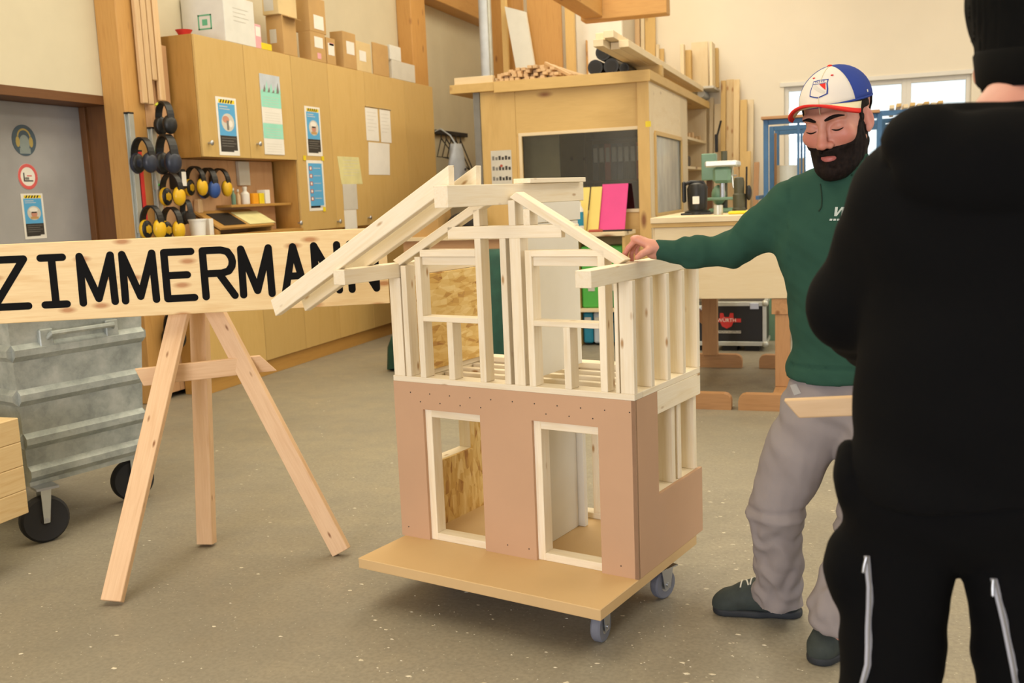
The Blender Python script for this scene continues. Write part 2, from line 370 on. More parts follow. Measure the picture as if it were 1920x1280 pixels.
def skin_mat():
    m, nt, b = mat_new('skin'); at = nd(nt, 'ShaderNodeVertexColor'); at.layer_name = 'Col'
    v = coords(nt, rand=False); n = noise(nt, v, 60, 4)
    c = mixc(nt, ramp(nt, n, [(.35, (.12, .12, .12, 1)), (.65, (0, 0, 0, 1))]), at.outputs[0], lin('#a4604e'))
    nt.links.new(c, b.inputs['Base Color']); b.inputs['Roughness'].default_value = .5; b.inputs['Subsurface Weight'].default_value = .12; b.inputs['Subsurface Radius'].default_value = (.012, .005, .003); b.inputs['Subsurface Scale'].default_value = .6
    bump(nt, b, noise(nt, v, 400, 2), .06, .001); return m
M_['skin'] = skin_mat()
# ------------------------------------------------------------------ the setting
XW, XP, XC, YB, ZC = -4.82, -4.645, -4.43, 13.2, 4.9        # plaster wall, tool panel, cabinet fronts, back wall, ceiling
def S(o): o['kind'] = 'structure'; return o
S(MB().box((-5.6, -6, -.1), (6.2, YB + .4, 0)).build('floor', M_['floor'], None, Matrix.Identity(4)))
S(MB().box((-5.6, -6, ZC), (6.2, YB + .4, ZC + .15)).build('ceiling', M_['ply_pale'], None, Matrix.Identity(4)))
yo1 = on_x(XW, 208, 190).y; yo0 = yo1 - 1.15; zo = on_x(XW, 208, 190).z
m = MB()
m.box((XW - .45, -6, 0), (XW, yo0, ZC)).box((XW - .45, yo1, 0), (XW, YB + .4, ZC)).box((XW - .45, yo0, zo), (XW, yo1, ZC))
S(m.build('wall_left', M_['plaster'], None, Matrix.Identity(4)))
# back wall with a window opening
w0, w1 = on_y(YB, 1470, 163), on_y(YB, 1822, 143); wz1 = w0.z; wz0 = .95; wx0, wx1 = w0.x, w1.x
m = MB(); m.box((XW, YB, 0), (wx0, YB + .35, ZC)).box((wx1, YB, 0), (6.2, YB + .35, ZC)).box((wx0, YB, 0), (wx1, YB + .35, wz0)).box((wx0, YB, wz1), (wx1, YB + .35, ZC))
S(m.build('wall_back', M_['plaster_white'], None, Matrix.Identity(4)))
m = MB()                                                      # wall beyond the right side, with two gateways
m.box((6.0, -6, 3.6), (6.2, YB + .35, ZC)).box((6.0, -6, 0), (6.2, -2.5, 3.6)).box((6.0, 1.8, 0), (6.2, 3.0, 3.6)).box((6.0, 7.5, 0), (6.2, YB + .35, 3.6))
S(m.build('wall_right', M_['plaster_white'], None, Matrix.Identity(4)))
m = MB(); m.box((-5.6, -6.2, 0), (-3.2, -6, ZC)).box((-.2, -6.2, 0), (6.2, -6, ZC)).box((-3.2, -6.2, 3.6), (-.2, -6, ZC))
S(m.build('wall_rear', M_['plaster_white'], None, Matrix.Identity(4)))
win = S(thing('window_1', ((wx0 + wx1) / 2, YB + .1, wz0), 'wide white framed window in the pale back wall', 'window')); del win['category']
wm = (wx0 * .5 + wx1 * .5)
nb = 3; WP = M_['white']
for k in range(nb):
    a = wx0 + (wx1 - wx0) * k / nb; b = wx0 + (wx1 - wx0) * (k + 1) / nb
    sash = MB(); t = .055
    sash.box((a, YB + .05, wz0), (a + t, YB + .12, wz1), None, .004).box((b - t, YB + .05, wz0), (b, YB + .12, wz1), None, .004)
    sash.box((a + t, YB + .05, wz1 - t), (b - t, YB + .12, wz1), None, .004).box((a + t, YB + .05, wz0), (b - t, YB + .12, wz0 + t), None, .004)
    so = sash.build('window_sash', WP, win)
    MB().box((a + t, YB + .08, wz0 + t), (b - t, YB + .088, wz1 - t)).build('pane', M_['glass'], so)
S(abox('trim_1', (wx0 - .05, YB - .015, wz1), (wx1 + .05, YB + .01, wz1 + .05), M_['white']))

# door with its brown lining
xd = on_y(yo1 - .04, 160, 300).x
door = S(thing('door_1', (xd, (yo0 + yo1) / 2, 0), 'grey metal door deep in a brown timber lining', 'door')); del door['category']
abox('door_leaf', (xd - .05, yo0 + .03, .01), (xd, yo1 - .035, zo - .03), M_['door_metal'], door, bev=.004)
abox('lining', (xd - .06, yo1 - .035, 0), (XW + .004, yo1, zo), M_['brown'], door)
abox('lining', (xd - .06, yo0, 0), (XW + .004, yo0 + .03, zo), M_['brown'], door)
abox('lintel', (xd - .06, yo0, zo - .03), (XW + .006, yo1, zo + .03), M_['brown'], door)
abox('door_stop', (xd, yo1 - .06, 0), (xd + .05, yo1 - .035, zo - .03), M_['brown'], door)

# timber posts and the top beam along the wall
yp0 = on_x(XP, 234, 200).y; yp1 = on_x(XP, 263, 100).y
tag(abox('timber_post', (XW + .001, yp0, 0), (XP, yp1, ZC - .001), M_['post'], bev=.006), 'tall spruce post beside the grey door and hanging laths', 'post')
ya, yb2 = on_x(XP, 768, 80).y, on_x(XP, 800, 80).y
tag(abox('timber_post', (XW + .001, max(ya, on_x(XC, 815, 250).y + .005), 0), (XP, yb2, ZC - .001), M_['post'], bev=.006), 'tall orange spruce post rising behind the last tall cabinet', 'post')
yt0 = on_x(XP, 806, 3).y; zt0 = on_x(XP, 850, 18).z
tag(abox('wall_beam', (XW + .001, yb2, zt0), (XP + .05, YB - .02, zt0 + .4), M_['post'], bev=.006), 'long spruce beam high on the wall behind the coat hooks', 'beam')

# tool panel
pan = thing('tool_rack', (XP - .02, (yp1 + 7.5) / 2, 0), 'light brown wooden panel carrying levels and ear muffs', 'tool rack')
ye = 7.5
ye = 7.44
for k, (a, b) in enumerate(((yp1, 5.99), (5.99, 6.17), (6.17, 6.8), (6.8, ye))):
    abox('panel_board', (XP - .025, a + .002, .04), (XP, b - .002, 2.5 if k < 2 else 1.71), M_['pegwood'], pan)
for z in (.3, 1.3): abox('batten', (XW + .001, yp1, z), (XP - .025, ye, z + .08), M_['tan'], pan)

# ------------------------------------------------------------------ cabinets along the left wall
ZT, ZU, ZL = 2.573, 1.714, 1.12
ycu = on_x(XC, 362, 64).y; yct = on_x(XC, 547, 150).y
def knob(px, py, parent, mat):
    c = on_x(XC, px, py); m = MB(); m.cyl(c, c + V(.02, 0, 0), .008, n=10); m.ball(c + V(.03, 0, 0), (.012, .02, .02), 12, 8)
    return m.build('knob', mat, parent, smooth=50)
def cupboard(label, y0, y1, z0, z1, doors, side=True):
    c = thing('cupboard', ((XW + XC) / 2, (y0 + y1) / 2, z0), label, 'cabinet', 'plywood cupboards along the wall')
    t = .018; xb, xf = (XP + .002 if y0 < 7.46 and z0 < 1. else XW + .01), XC - .022
    m = MB(); m.box((xb, y0, z0), (xf, y0 + t, z1), None, .001).box((xb, y1 - t, z0), (xf, y1, z1), None, .001)
    m.box((xb, y0 + t, z0), (xf, y1 - t, z0 + t)).box((xb, y0 + t, z1 - t), (xf, y1 - t, z1)).box((xb, y0 + t, z0 + t), (xb + .01, y1 - t, z1 - t))
    m.build('carcass', M_['cab_side'], c, Matrix.Translation((0, y0, z0)) @ Matrix.Rotation(-math.pi / 2, 4, 'Y'))
    for (a, b, za, zb, kn) in doors:
        d = abox('door', (xf + .002, a + .003, za + .002), (XC, b - .003, zb - .002), M_['cab'], c, bev=.002)
        if kn: knob(kn[0], kn[1], d, M_['steel'])
    return c
ys = on_x(XC, 462, 180).y
cupboard('wall cupboard of two doors above the ear muffs, carrying a calendar', ycu, yct, ZU, ZT, [(ycu, ys, ZU, ZT, (391, 268)), (ys, yct, ZU, ZT, (482, 270))])
e1, e2, e3, e4 = [on_x(XC, *q).y for q in ((618, 200), (686, 200), (762, 250), (815, 250))]
cupboard('tall cupboard with two blue safety sheets on its door', yct, e1, ZL, ZT, [(yct, e1, ZL, ZT, (559, 418))])
cupboard('tall cupboard with yellowed notes hanging by its edge', e1, e2, ZL, ZT, [(e1, e2, ZL, ZT, (633, 415))])
cupboard('tall cupboard with a clip of white papers on its door', e2, e3, ZL, ZT, [(e2, e3, ZL, ZT, (690, 408))])
cupboard('narrow tall cupboard next to the coat hooks', e3, e4, ZL, ZT, [(e3, e4, ZL, ZT, None)])
l0 = on_x(XC, 392, 740).y; ls = [l0] + [on_x(XC, px, 640).y for px in (498, 574, 640, 704)]; ls.append(ls[-1] + .75); ls.append(e4)
labs = ['low cupboard door unit at the end of the row beside the tool panel', 'low cupboard under the sloping desk lid', 'low cupboard under the sheet-covered tall cupboard', 'low cupboard beneath the cupboard with yellowed notes',
        'low cupboard beneath the cupboard with clipped papers', 'low cupboard at the far end of the row']
for k in range(6): cupboard(labs[k], ls[k], ls[k + 1], .12, ZL, [(ls[k], ls[k + 1], .12, ZL - .03, None)])
tag(abox('cupboard_plinth', (XP + .005, l0 + .01, 0), (XC - .02, e4 - .01, .118), M_['cab_side']), 'brown plinth running under the low cupboards', 'plinth')
tag(abox('cupboard_worktop', (XP + .005, l0, ZL), (XC + .015, yct - .005, ZL + .03), M_['cab_side']), 'brown worktop beneath the wall cupboard, holding the desk lid', 'worktop')

# ------------------------------------------------------------------ flat things
def fx(y, z, x): return Matrix(((0, 0, 1, x), (1, 0, 0, y), (0, 1, 0, z), (0, 0, 0, 1)))      # sheet on a surface facing +x
def sheet(name, M, w, h, mat, label=None, cat=None, parent=None, t=.0012, group=None, skew=0., z0=0.):
    o = MB().prism([(0, 0), (w, 0), (w + skew, h), (skew, h)], M, z0, z0 + t).build(name, mat, parent, M)
    return tag(o, label, cat, group)
def rect(name, M, x0, y0, x1, y1, mat, parent, z=.0014, t=.0004):
    return MB().prism([(x0, y0), (x1, y0), (x1, y1), (x0, y1)], M, z, z + t).build(name, mat, parent, M)
def disc(name, M, cx, cy, rx, ry, mat, parent, z=.0016, t=.0004, n=28):
    return MB().prism([(cx + rx * math.cos(6.28319 * i / n), cy + ry * math.sin(6.28319 * i / n)) for i in range(n)], M, z, z + t).build(name, mat, parent, M)
M_['face'] = plain('printed_skin', '#c98f78', .6); M_['printred'] = plain('printed_red', '#b0503e', .6); M_['printdark'] = plain('printed_dark', '#33302c', .6)
def poster(x, tl, br, label, kind):
    a, b = on_x(x, *tl), on_x(x, *br); w, h = b.y - a.y, a.z - b.z; M = fx(a.y, b.z, x)
    p = sheet('safety_poster', M, w, h, M_['white'], label, 'poster', group='blue safety posters'); e = .045 * w
    if kind == 'list':
        rect('blue_print', M, e * 2, h * .1, w - e * 2, h - e * 2, M_['sky'], p)
        for k in range(5): rect('icon', M, w * .13, h * (.2 + .15 * k), w * .3, h * (.28 + .15 * k), M_['printred'], p, .002); disc('icon_face', M, w * .215, h * (.24 + .15 * k), w * .05, h * .03, M_['white'], p, .0025, n=10)
        for k in range(5): rect('text_line', M, w * .38, h * (.24 + .15 * k), w * .8, h * (.252 + .15 * k), M_['lightblue'], p, .002)
        rect('footer', M, e * 2, e * 2, w * .68, h * .1, M_['black'], p); rect('logo_panel', M, w * .68, e * 2, w - e * 2, h * .09, M_['greywhite'], p); return p
    rect('blue_print', M, e * 2, h * .34, w - e * 2, h * .89, M_['sky'], p)
    rect('hazard_band', M, e * 3, h * .9, w - e * 2, h * .96, M_['yellow'], p)
    for k in range(5):
        x0 = e * 4 + (w - e * 8) * k / 5
        MB().prism([(x0, h * .9), (x0 + w * .06, h * .9), (x0 + w * .12, h * .96), (x0 + w * .06, h * .96)], M, .002, .0024).build('hazard_stripe', M_['black'], p, M)
    rect('title', M, w * .15, h * .83, w * .55, h * .85, M_['lightblue'], p, .002); rect('title', M, w * .15, h * .79, w * .65, h * .805, M_['lightblue'], p, .002)
    rect('footer', M, e * 2, h * .06, w - e * 2, h * .34, M_['printdark'], p)
    for k in range(4): rect('text_line', M, w * .16, h * (.29 - .045 * k), w * (.85 - .12 * (k % 2)), h * (.3 - .045 * k), M_['textgrey'], p, .002)
    rect('logo_panel', M, w * .72, h * .045, w - e, h * .085, M_['white'], p, .002)
    disc('photo', M, w * .52, h * .57, w * .31, h * .155, M_['greywhite'], p, .002)
    if kind == 'hard':
        disc('photo_face', M, w * .52, h * .55, w * .14, h * .085, M_['face'], p, .0026); disc('photo_helmet', M, w * .5, h * .64, w * .19, h * .055, M_['white'], p, .003)
        rect('photo_goggles', M, w * .4, h * .57, w * .64, h * .6, M_['printdark'], p, .0032); rect('photo_jacket', M, w * .34, h * .44, w * .7, h * .49, M_['cardboard'], p, .003)
    else:
        disc('photo_face', M, w * .42, h * .62, w * .16, h * .06, M_['face'], p, .0026); rect('photo_pillar', M, w * .45, h * .44, w * .55, h * .6, M_['textgrey'], p, .003); disc('photo_mask', M, w * .64, h * .55, w * .1, h * .06, M_['white'], p, .003)
    return p
poster(XC + .001, (403, 180), (450, 292), 'blue safety poster with hazard stripes on the first wall cupboard door', 'mask')
poster(XC + .001, (570, 198), (605, 293), 'blue safety poster with helmeted head on the tall cupboard door', 'hard')
pl = poster(XC + .001, (574, 300), (611, 394), 'blue sheet with five red pictograms on the tall cupboard door', 'list')
for q in ((571, 296), (605, 297), (608, 392)):
    c = on_x(XC + .004, *q); tag(sheet('tape_strip', fx(c.y - .02, c.z - .02, XC + .004), .045, .04, M_['yellow'], t=.0008), 'yellow tape at a corner of the pictogram sheet', 'tape', 'yellow tape pieces')
pd = poster(xd + .001, (38, 363), (88, 446), 'blue safety poster on the grey metal door', 'hard')
# calendar
a, b = on_x(XC + .001, 485, 137), on_x(XC + .001, 538, 291); w, h = b.y - a.y - .04, a.z - b.z
Mc = fx(a.y, b.z, XC + .001)
cal = sheet('wall_calendar', Mc, w, h, M_['white'], 'wall calendar with snowy picture and mint month panels on the wall cupboard', 'calendar', t=.003, z0=.001)
rect('picture', Mc, 0, h * .78, w, h, M_['lightblue'], cal, .005)
for k in range(9): MB().prism([(w * (k / 9), h * .78), (w * ((k + 1.4) / 9 if k < 8 else 1), h * .78), (w * min(1, (k + .9) / 9), h * (.82 + .12 * ((k * 7) % 5) / 5))], Mc, .0055 + k * .0001, .006 + k * .0001).build('mountain', M_['textgrey' if k % 2 else 'mint'], cal, Mc)
for k, mt in enumerate(('mint', 'white', 'mint', 'white')):
    rect('month_panel', Mc, .0, h * (.585 - .195 * k) + .004, w, h * (.78 - .195 * k), M_[mt], cal, .0045)
    for r in range(4): rect('date_row', Mc, w * .12, h * (.62 - .195 * k + .032 * r), w * .88, h * (.624 - .195 * k + .032 * r), M_['greywhite'], cal, .005)
def paper(tl, br, label, group=None, mat='white', name='note_paper', x=XC + .001, skew=0., lines=6, z0=0.):
    a, b = on_x(x, *tl), on_x(x, *br); M = fx(a.y, b.z, x); w, h = b.y - a.y, a.z - b.z
    p = sheet(name, M, w, h, M_[mat], label, 'paper', group=group, skew=skew, z0=z0)
    for k in range(lines): rect('text_line', M, w * .12, h * (.86 - .11 * k), w * (.85 - .2 * (k % 3 == 2)), h * (.873 - .11 * k), M_['greywhite'], p, z0 + .0014)
    return p
paper((684, 201), (711, 265), 'white printed sheet on a clip, upper of the three clipped papers', 'papers on the tall cupboard doors')
paper((711, 205), (734, 268), 'white printed sheet on a clip beside its twin', 'papers on the tall cupboard doors', z0=.001)
paper((688, 266), (731, 328), 'creased white sheet hanging below the two clipped papers', 'papers on the tall cupboard doors', skew=.03, lines=0)
paper((637, 293), (680, 345), 'yellowed printed sheet with a curled corner', 'papers on the tall cupboard doors', 'yellowpaper', skew=-.05)
paper((642, 345), (671, 392), 'greyish printed sheet below the curled yellowed sheet', 'papers on the tall cupboard doors', 'greywhite', z0=.001)
paper((645, 394), (670, 428), 'lowest small note hanging in the column of notes', 'papers on the tall cupboard doors', lines=0)
for q0, q1 in (((684, 199), (712, 203)), ((713, 203), (733, 207))):
    a, b = on_x(XC + .003, *q0), on_x(XC + .003, *q1); tag(abox('paper_clip', (XC, a.y, b.z), (XC + .008, b.y, a.z), M_['steel']), 'slim metal clip bar holding a white paper', 'clip', 'paper clips')
# round signs on the door
M_['sign_blue'] = plain('mandatory_sign', '#4b5e6c', .5); M_['sign_head'] = plain('sign_head', '#8f9c9b', .5); M_['sign_ring'] = plain('prohibition_ring', '#d8605e', .5); M_['sign_muff'] = plain('sign_muff_yellow', '#b9a45e', .5)
def round_sign(c_px, rx_px, ry_px, name, label, face):
    c = on_x(xd + .001, *c_px); ry = c.y - on_x(xd + .001, c_px[0] - rx_px, c_px[1]).y; rz = on_x(xd + .001, c_px[0], c_px[1] - ry_px).z - c.z; r = (ry + rz) / 2
    M = fx(c.y, c.z, xd + .001); o = disc(name, M, 0, 0, r, r, face, None, 0, .0014, 40); return tag(o, label, 'sign'), M, r
o, M, r = round_sign((45, 263), 23, 29, 'ear_protection_sign', 'round dark blue ear protection sign on the grey door', M_['sign_blue'])
disc('head', M, 0, -.02, r * .42, r * .55, M_['sign_head'], o); rect('shoulders', M, -r * .45, -r * .85, r * .45, -r * .5, M_['sign_head'], o)
for s in (-1, 1): disc('muff', M, s * r * .55, -.01, r * .17, r * .34, M_['sign_muff'], o, .002)
MB().tube([M @ V(r * .52 * math.cos(t), r * .2 + r * .5 * math.sin(t), .002) for t in np.linspace(.1, 3.04, 14)], .006, 6, .3).build('band', M_['sign_muff'], o, M)
o, M, r = round_sign((52, 331), 19, 24, 'prohibition_sign', 'round white prohibition sign with red ring on the grey door', M_['white'])
MB().tube([M @ V(r * .86 * math.cos(t), r * .86 * math.sin(t), .002) for t in np.linspace(0, 6.2832, 33)], r * .13, 6, .08).build('red_ring', M_['sign_ring'], o, M)
rect('trolley_upright', M, -r * .45, -r * .3, -r * .33, r * .3, M_['printdark'], o); rect('trolley_bed', M, -r * .45, -r * .38, r * .5, -r * .28, M_['printdark'], o); rect('rider', M, -r * .3, -r * .25, r * .1, -r * .05, M_['textgrey'], o)
rect('red_bar', M, -r * .1, r * .02, r * .4, r * .1, M_['sign_ring'], o, .002)

# ------------------------------------------------------------------ boxes on the cupboards
def top_box(name, p0, p1, p2, ytop, mat, label, cat='box', z0=ZT, group='boxes on the cupboards', xf=XC - .005, zb=None):
    y0 = on_x(xf, p1, ytop + 40).y; y1 = on_x(xf, p2, ytop + 40).y; x0 = max(on_y(y0, p0, ytop + 40).x, XW + .01); z1 = on_x(xf, p1, ytop).z
    o = abox(name, (x0, y0, z0), (xf, y1, z1), mat, None, bev=.003)
    return tag(o, label, cat, group), (x0, y0, z0, xf, y1, z1)
def box_label(o, box, f0, g0, f1, g1, mat='white', name='label_sticker', face='x'):
    x0, y0, z0, x1, y1, z1 = box
    if face == 'x':
        M = fx(y0 + (y1 - y0) * f0, z0 + (z1 - z0) * g0, x1); rect(name, M, 0, 0, (y1 - y0) * (f1 - f0), (z1 - z0) * (g1 - g0), M_[mat], o, .0005, .001)
    else:
        M = Matrix(((1, 0, 0, x0 + (x1 - x0) * f0), (0, 0, -1, y0), (0, 1, 0, z0 + (z1 - z0) * g0), (0, 0, 0, 1))); rect(name, M, 0, 0, (x1 - x0) * (f1 - f0), (z1 - z0) * (g1 - g0), M_[mat], o, .0005, .001); return M
M_['whitebox'] = plain('white_carton', '#dcdbd4', .7, var=.03); M_['greenprint'] = plain('green_print', '#5fae86', .6)
o, b = top_box('shipping_carton', 340, 420, 476, -12, M_['whitebox'], 'large white carton with a green square mark on the wall cupboard')
for f in ((.38, .28, .7, .31), (.38, .57, .7, .6), (.38, .28, .41, .6), (.67, .28, .7, .6)): box_label(o, b, *f, 'greenprint', 'green_frame', 'y')
Mq = box_label(o, b, .48, .37, .6, .5, 'greenprint', 'green_mark', 'y')
for k in range(4): box_label(o, b, .3, .75 - .09 * k, .8 - .1 * (k % 2), .765 - .09 * k, 'greywhite', 'faint_print')
o, b = top_box('slim_carton', 479, 480, 491, 45, M_['pink'], 'slim pink and white carton between white and brown cartons'); box_label(o, b, .1, .5, .9, .9)
o, b = top_box('yellow_tub', 492, 493, 512, 80, M_['yellow'], 'small yellow tub wedged in front of a brown carton', xf=XC - .002)
o, b = top_box('brown_carton', 500, 531, 556, 28, M_['cardboard'], 'brown carton with an open flap, holding another carton'); beam('carton_flap', (b[3] + .028, b[1] + .01, b[5] - .012), (b[3] + .028, b[4] - .005, b[5] - .012), .06, .005, M_['cardboard'], o, up=(.35, 0, 1), bev=0); box_label(o, b, .2, .3, .6, .65, 'greywhite', 'label_sticker', 'y'); bz = b[5]
o, b = top_box('flat_carton', 492, 522, 556, -22, M_['cardboard_pale'], 'greyish carton resting on the brown carton', z0=bz); box_label(o, b, .1, .15, .7, .6, 'greywhite', 'label_sticker', 'y')
o, b = top_box('brown_carton', 561, 584, 611, 58, M_['cardboard'], 'brown carton with white label under a second labelled carton'); box_label(o, b, .25, .48, .82, .85); box_label(o, b, .4, .1, .65, .3, 'pink'); bz = b[5]
o, b = top_box('brown_carton', 552, 580, 610, -8, M_['cardboard'], 'brown labelled carton topmost of the stack of two', z0=bz); box_label(o, b, .25, .1, .85, .5)
o, b = top_box('small_carton', 610, 614, 630, 70, M_['cardboard'], 'small brown carton with pale pink label'); box_label(o, b, .15, .35, .85, .8); box_label(o, b, .3, .72, .8, .82, 'pink')
o, b = top_box('brown_carton', 620, 644, 668, 58, M_['cardboard'], 'brown carton with one white label and a dark side'); box_label(o, b, .25, .4, .85, .75)
o, b = top_box('pale_carton', 668, 669, 696, 76, M_['cardboard_pale'], 'pale yellow carton with a small white label'); box_label(o, b, .2, .35, .65, .7)
o, b = top_box('plain_carton', 698, 701, 729, 79, M_['cardboard'], 'plain brown carton without label near the file box')
o, b = top_box('file_box', 727, 737, 779, 112, M_['greywhite'], 'cream archive file box at the end of the cupboards'); bz = b[5]
o, b = top_box('white_carton', 728, 733, 753, 84, M_['whitebox'], 'small white carton lying on the archive file box', z0=bz)
c = on_x(XP + .06, 312, 62); m = MB(); m.lathe([(.03, 0), (.06, .05), (.062, .05), (.02, .045)], Matrix.Translation((XP + .06, on_x(XC - .2, 335, 60).y, ZT))); tag(m.build('red_bowl', M_['red'], smooth=40), 'small red bowl at the corner of the wall cupboard', 'bowl')

# ------------------------------------------------------------------ laths, levels and ear muffs on the panel
for k, (p0, p1, pb) in enumerate(((261, 271, 193), (272, 282, 195), (283, 292, 150), (294, 305, 188))):
    a = on_x(XP + .05, p0 + 6, 150).y; b = on_x(XP + .05, p1 + 6, 150).y; zb = on_x(XP + .05, p0 + 6, pb).z
    tag(abox('hanging_lath', (XP + .012, a, zb), (XP + .045, b - .004, ZC - .4), M_['tan'], bev=.006), ['long planed lath hanging beside the spruce post', 'long planed lath hanging second from the spruce post', 'shorter planed lath hanging between the longer ones', 'long planed lath hanging next to the wall cupboard'][k], 'lath', 'hanging laths')
def level(pt_, pb, w, mat, label, vials, x=XP + .0195):
    a, b = on_x(x, *pt_), on_x(x, *pb); b = V(b.x, a.y + .0, b.z)
    L = thing('spirit_level', (x, a.y, b.z), label, 'level', 'levels on the tool panel')
    z0, z1 = b.z, a.z; m = MB()
    m.box((x - .02, a.y - w / 2, z0), (x - .012, a.y + w / 2, z1), None, .002).box((x + .012, a.y - w / 2, z0), (x + .02, a.y + w / 2, z1), None, .002).box((x - .012, a.y - .004, z0), (x + .012, a.y + .004, z1))
    m.build('profile', mat, L)
    for f in vials:
        z = z0 + (z1 - z0) * f; v = MB(); v.box((x - .01, a.y - w * .4, z - .035), (x + .024, a.y + w * .4, z + .035), None, .003).build('vial_block', M_['alu'], L)
        MB().cyl(V(x + .0245, a.y - w * .3, z), V(x + .0245, a.y + w * .3, z), .008, n=10).build('vial', M_['greencase'], L)
    for z in (z0, z1): MB().box((x - .022, a.y - w / 2 - .002, z - .006), (x + .022, a.y + w / 2 + .002, z + .006), None, .002).build('end_cap', M_['black'], L)
level((241, 212), (250, 520), .05, M_['alu'], 'long grey aluminium level with green vial beside the door lining', (.3, .7), XP + .0195)
level((258, 283), (262, 520), .035, M_['red'], 'red painted level between two aluminium ones', (.2,))
level((284, 240), (289, 520), .05, M_['alu'], 'aluminium level with round green vials hanging behind ear muffs', (.35, .62, .85))
def earmuff(px, py, x, cup, label, s=1., yaw=.6, band='black', tilt=0., grp='ear muffs on the tool panel'):
    th_ = yaw * .5 - .65; x = x + s * (.062 * math.cos(th_) + math.hypot(.036 * math.cos(th_), .052 * math.sin(th_))) - .001   # the rear cup rests on the surface behind
    c = on_x(x, px, py); E = thing('ear_muffs', (x, c.y, c.z - .1 * s), label, 'ear muffs', grp)
    M = Matrix.Translation(c) @ Matrix.Rotation(tilt, 4, 'X') @ Matrix.Rotation(yaw * .5 - .65, 4, 'Z') @ Matrix.Scale(s, 4)
    pts = [M @ V(.075 * math.cos(t) * (1 if abs(math.cos(t)) > .1 else 1), 0, .0 + .105 * math.sin(t)) for t in np.linspace(-.2, math.pi + .2, 18)]
    m = MB()
    for i in range(len(pts) - 1):
        d0 = M.to_3x3() @ V(0, .024, 0); nrm = (pts[i] - M.translation).normalized() * .012 * s; nr2 = (pts[i + 1] - M.translation).normalized() * .012 * s
        p, q = pts[i], pts[i + 1]
        m.add([p - d0, p + d0, p + d0 + nrm, p - d0 + nrm, q - d0, q + d0, q + d0 + nr2, q - d0 + nr2], [(0, 4, 5, 1), (2, 6, 7, 3), (1, 5, 6, 2), (0, 3, 7, 4), (0, 1, 2, 3), (4, 7, 6, 5)])
    m.build('headband', M_[band], E)
    for sd in (-1, 1):
        R = M @ Matrix.Translation((sd * .062, 0, -.045))
        cu = MB(); cu.ball(R.translation, (.036 * s, .052 * s, .066 * s), 14, 10, M.to_3x3().normalized().to_4x4()); cu.build('ear_cup', M_[cup], E, smooth=60)
        cs = MB(); q = R @ V(-sd * .016, 0, 0); cs.ball(q, (.018 * s, .048 * s, .062 * s), 14, 8, M.to_3x3().normalized().to_4x4()); cs.build('ear_cushion', M_['black'], E, smooth=60)
    return E
XE = XP; XL = XP + .05
earmuff(309, 222, XL, 'black', 'black ear muffs with red stripe and lime band, highest on the panel', 1.0, .5)
m = MB(); c = on_x(XP + .1, 303, 203); m.tube([c + V(.0, .07 * math.cos(t), -.01 + .05 * math.sin(t)) for t in np.linspace(.6, 2.6, 9)], .012, 8, .4); lm = m.build('cable_loop', M_['lime']); tag(lm, 'lime yellow band hanging on the highest ear muffs', 'strap')
earmuff(268, 292, XL, 'darkblue', 'dark navy ear muffs hung over the aluminium level', 1.05, .9)
earmuff(313, 290, XL, 'darkblue', 'large dark navy ear muffs hung beside the wall cupboard', 1.2, .5)
earmuff(322, 356, XL, 'yellow_cup', 'yellow ear muffs hung below the large navy pair', 1.0, 1.1)
earmuff(366, 340, XE, 'yellow_cup', 'yellow ear muffs hung beside the blue pair', .95, 1.2)
earmuff(391, 344, XE, 'blue_cup', 'blue ear muffs hung between two yellow pairs', 1., .7)
earmuff(413, 343, XE, 'yellow_cup', 'yellow ear muffs hung past the blue pair under the cupboard', .95, 1.2)
earmuff(285, 417, XL, 'yellow_cup', 'yellow ear muffs hung low over the aluminium level', 1.0, 1.1)
earmuff(322, 419, XL, 'yellow_cup', 'yellow ear muffs hung low beside the white tub', 1.0, 1.0)
earmuff(350, 398, XE, 'dark', 'dark ear muffs half hidden above the white tub', .8, .3)
earmuff(325, 620, XE, 'black', 'black ear muffs hung near the floor under the sign', 1.1, .4)
XD = XP + .07; c = on_x(XD, 340, 333); o = abox('dust_mask_box', (XP - .001, c.y - .05, c.z - .08), (XD + .03, c.y + .02, c.z + .06), M_['black'], bev=.008); tag(o, 'small black holder with white card between ear muffs', 'holder'); rect('white_card', fx(c.y - .035, c.z - .06, XD + .03), 0, 0, .05, .1, M_['white'], o, .0005)
c = on_x(XP + .03, 371, 386); tag(abox('wooden_hook', (XP, c.y - .02, c.z - .06), (XP + .06, c.y + .03, c.z + .05), M_['tan'], bev=.012), 'small pale wooden block hook under the yellow ear muffs', 'hook')

# ------------------------------------------------------------------ niche below the wall cupboard
s0, s1 = on_x(XP + .12, 430, 384), on_x(XP + .12, 512, 380)
tag(abox('niche_shelf', (XP, s0.y, s0.z - .02), (XP + .14, yct - .02, s0.z), M_['cab_side']), 'short dark shelf under the wall cupboard', 'shelf'); zs = s0.z
def bottle(px, r, h, mat, label, cat='bottle'):
    c = on_x(XP + .08, px, 375); m = MB(); m.lathe([(r * .9, 0), (r, .006), (r, h * .68), (r * .55, h * .82), (r * .45, h * .84), (r * .45, h)], Matrix.Translation((XP + .08, c.y, zs)), 16)
    b_ = m.build('bottle', mat, smooth=40); cp = MB(); cp.cyl((XP + .08, c.y, zs + h), (XP + .08, c.y, zs + h + .018), r * .5, n=14); cp.build('cap', M_['white'], b_); return tag(b_, label, cat)
bottle(447, .018, .1, M_['tan'], 'small amber bottle on the niche shelf'); bottle(460, .036, .12, M_['white'], 'white bottle on the niche shelf'); bottle(438, .018, .11, M_['darkgreen'], 'thin dark green bottle at the end of the niche shelf')
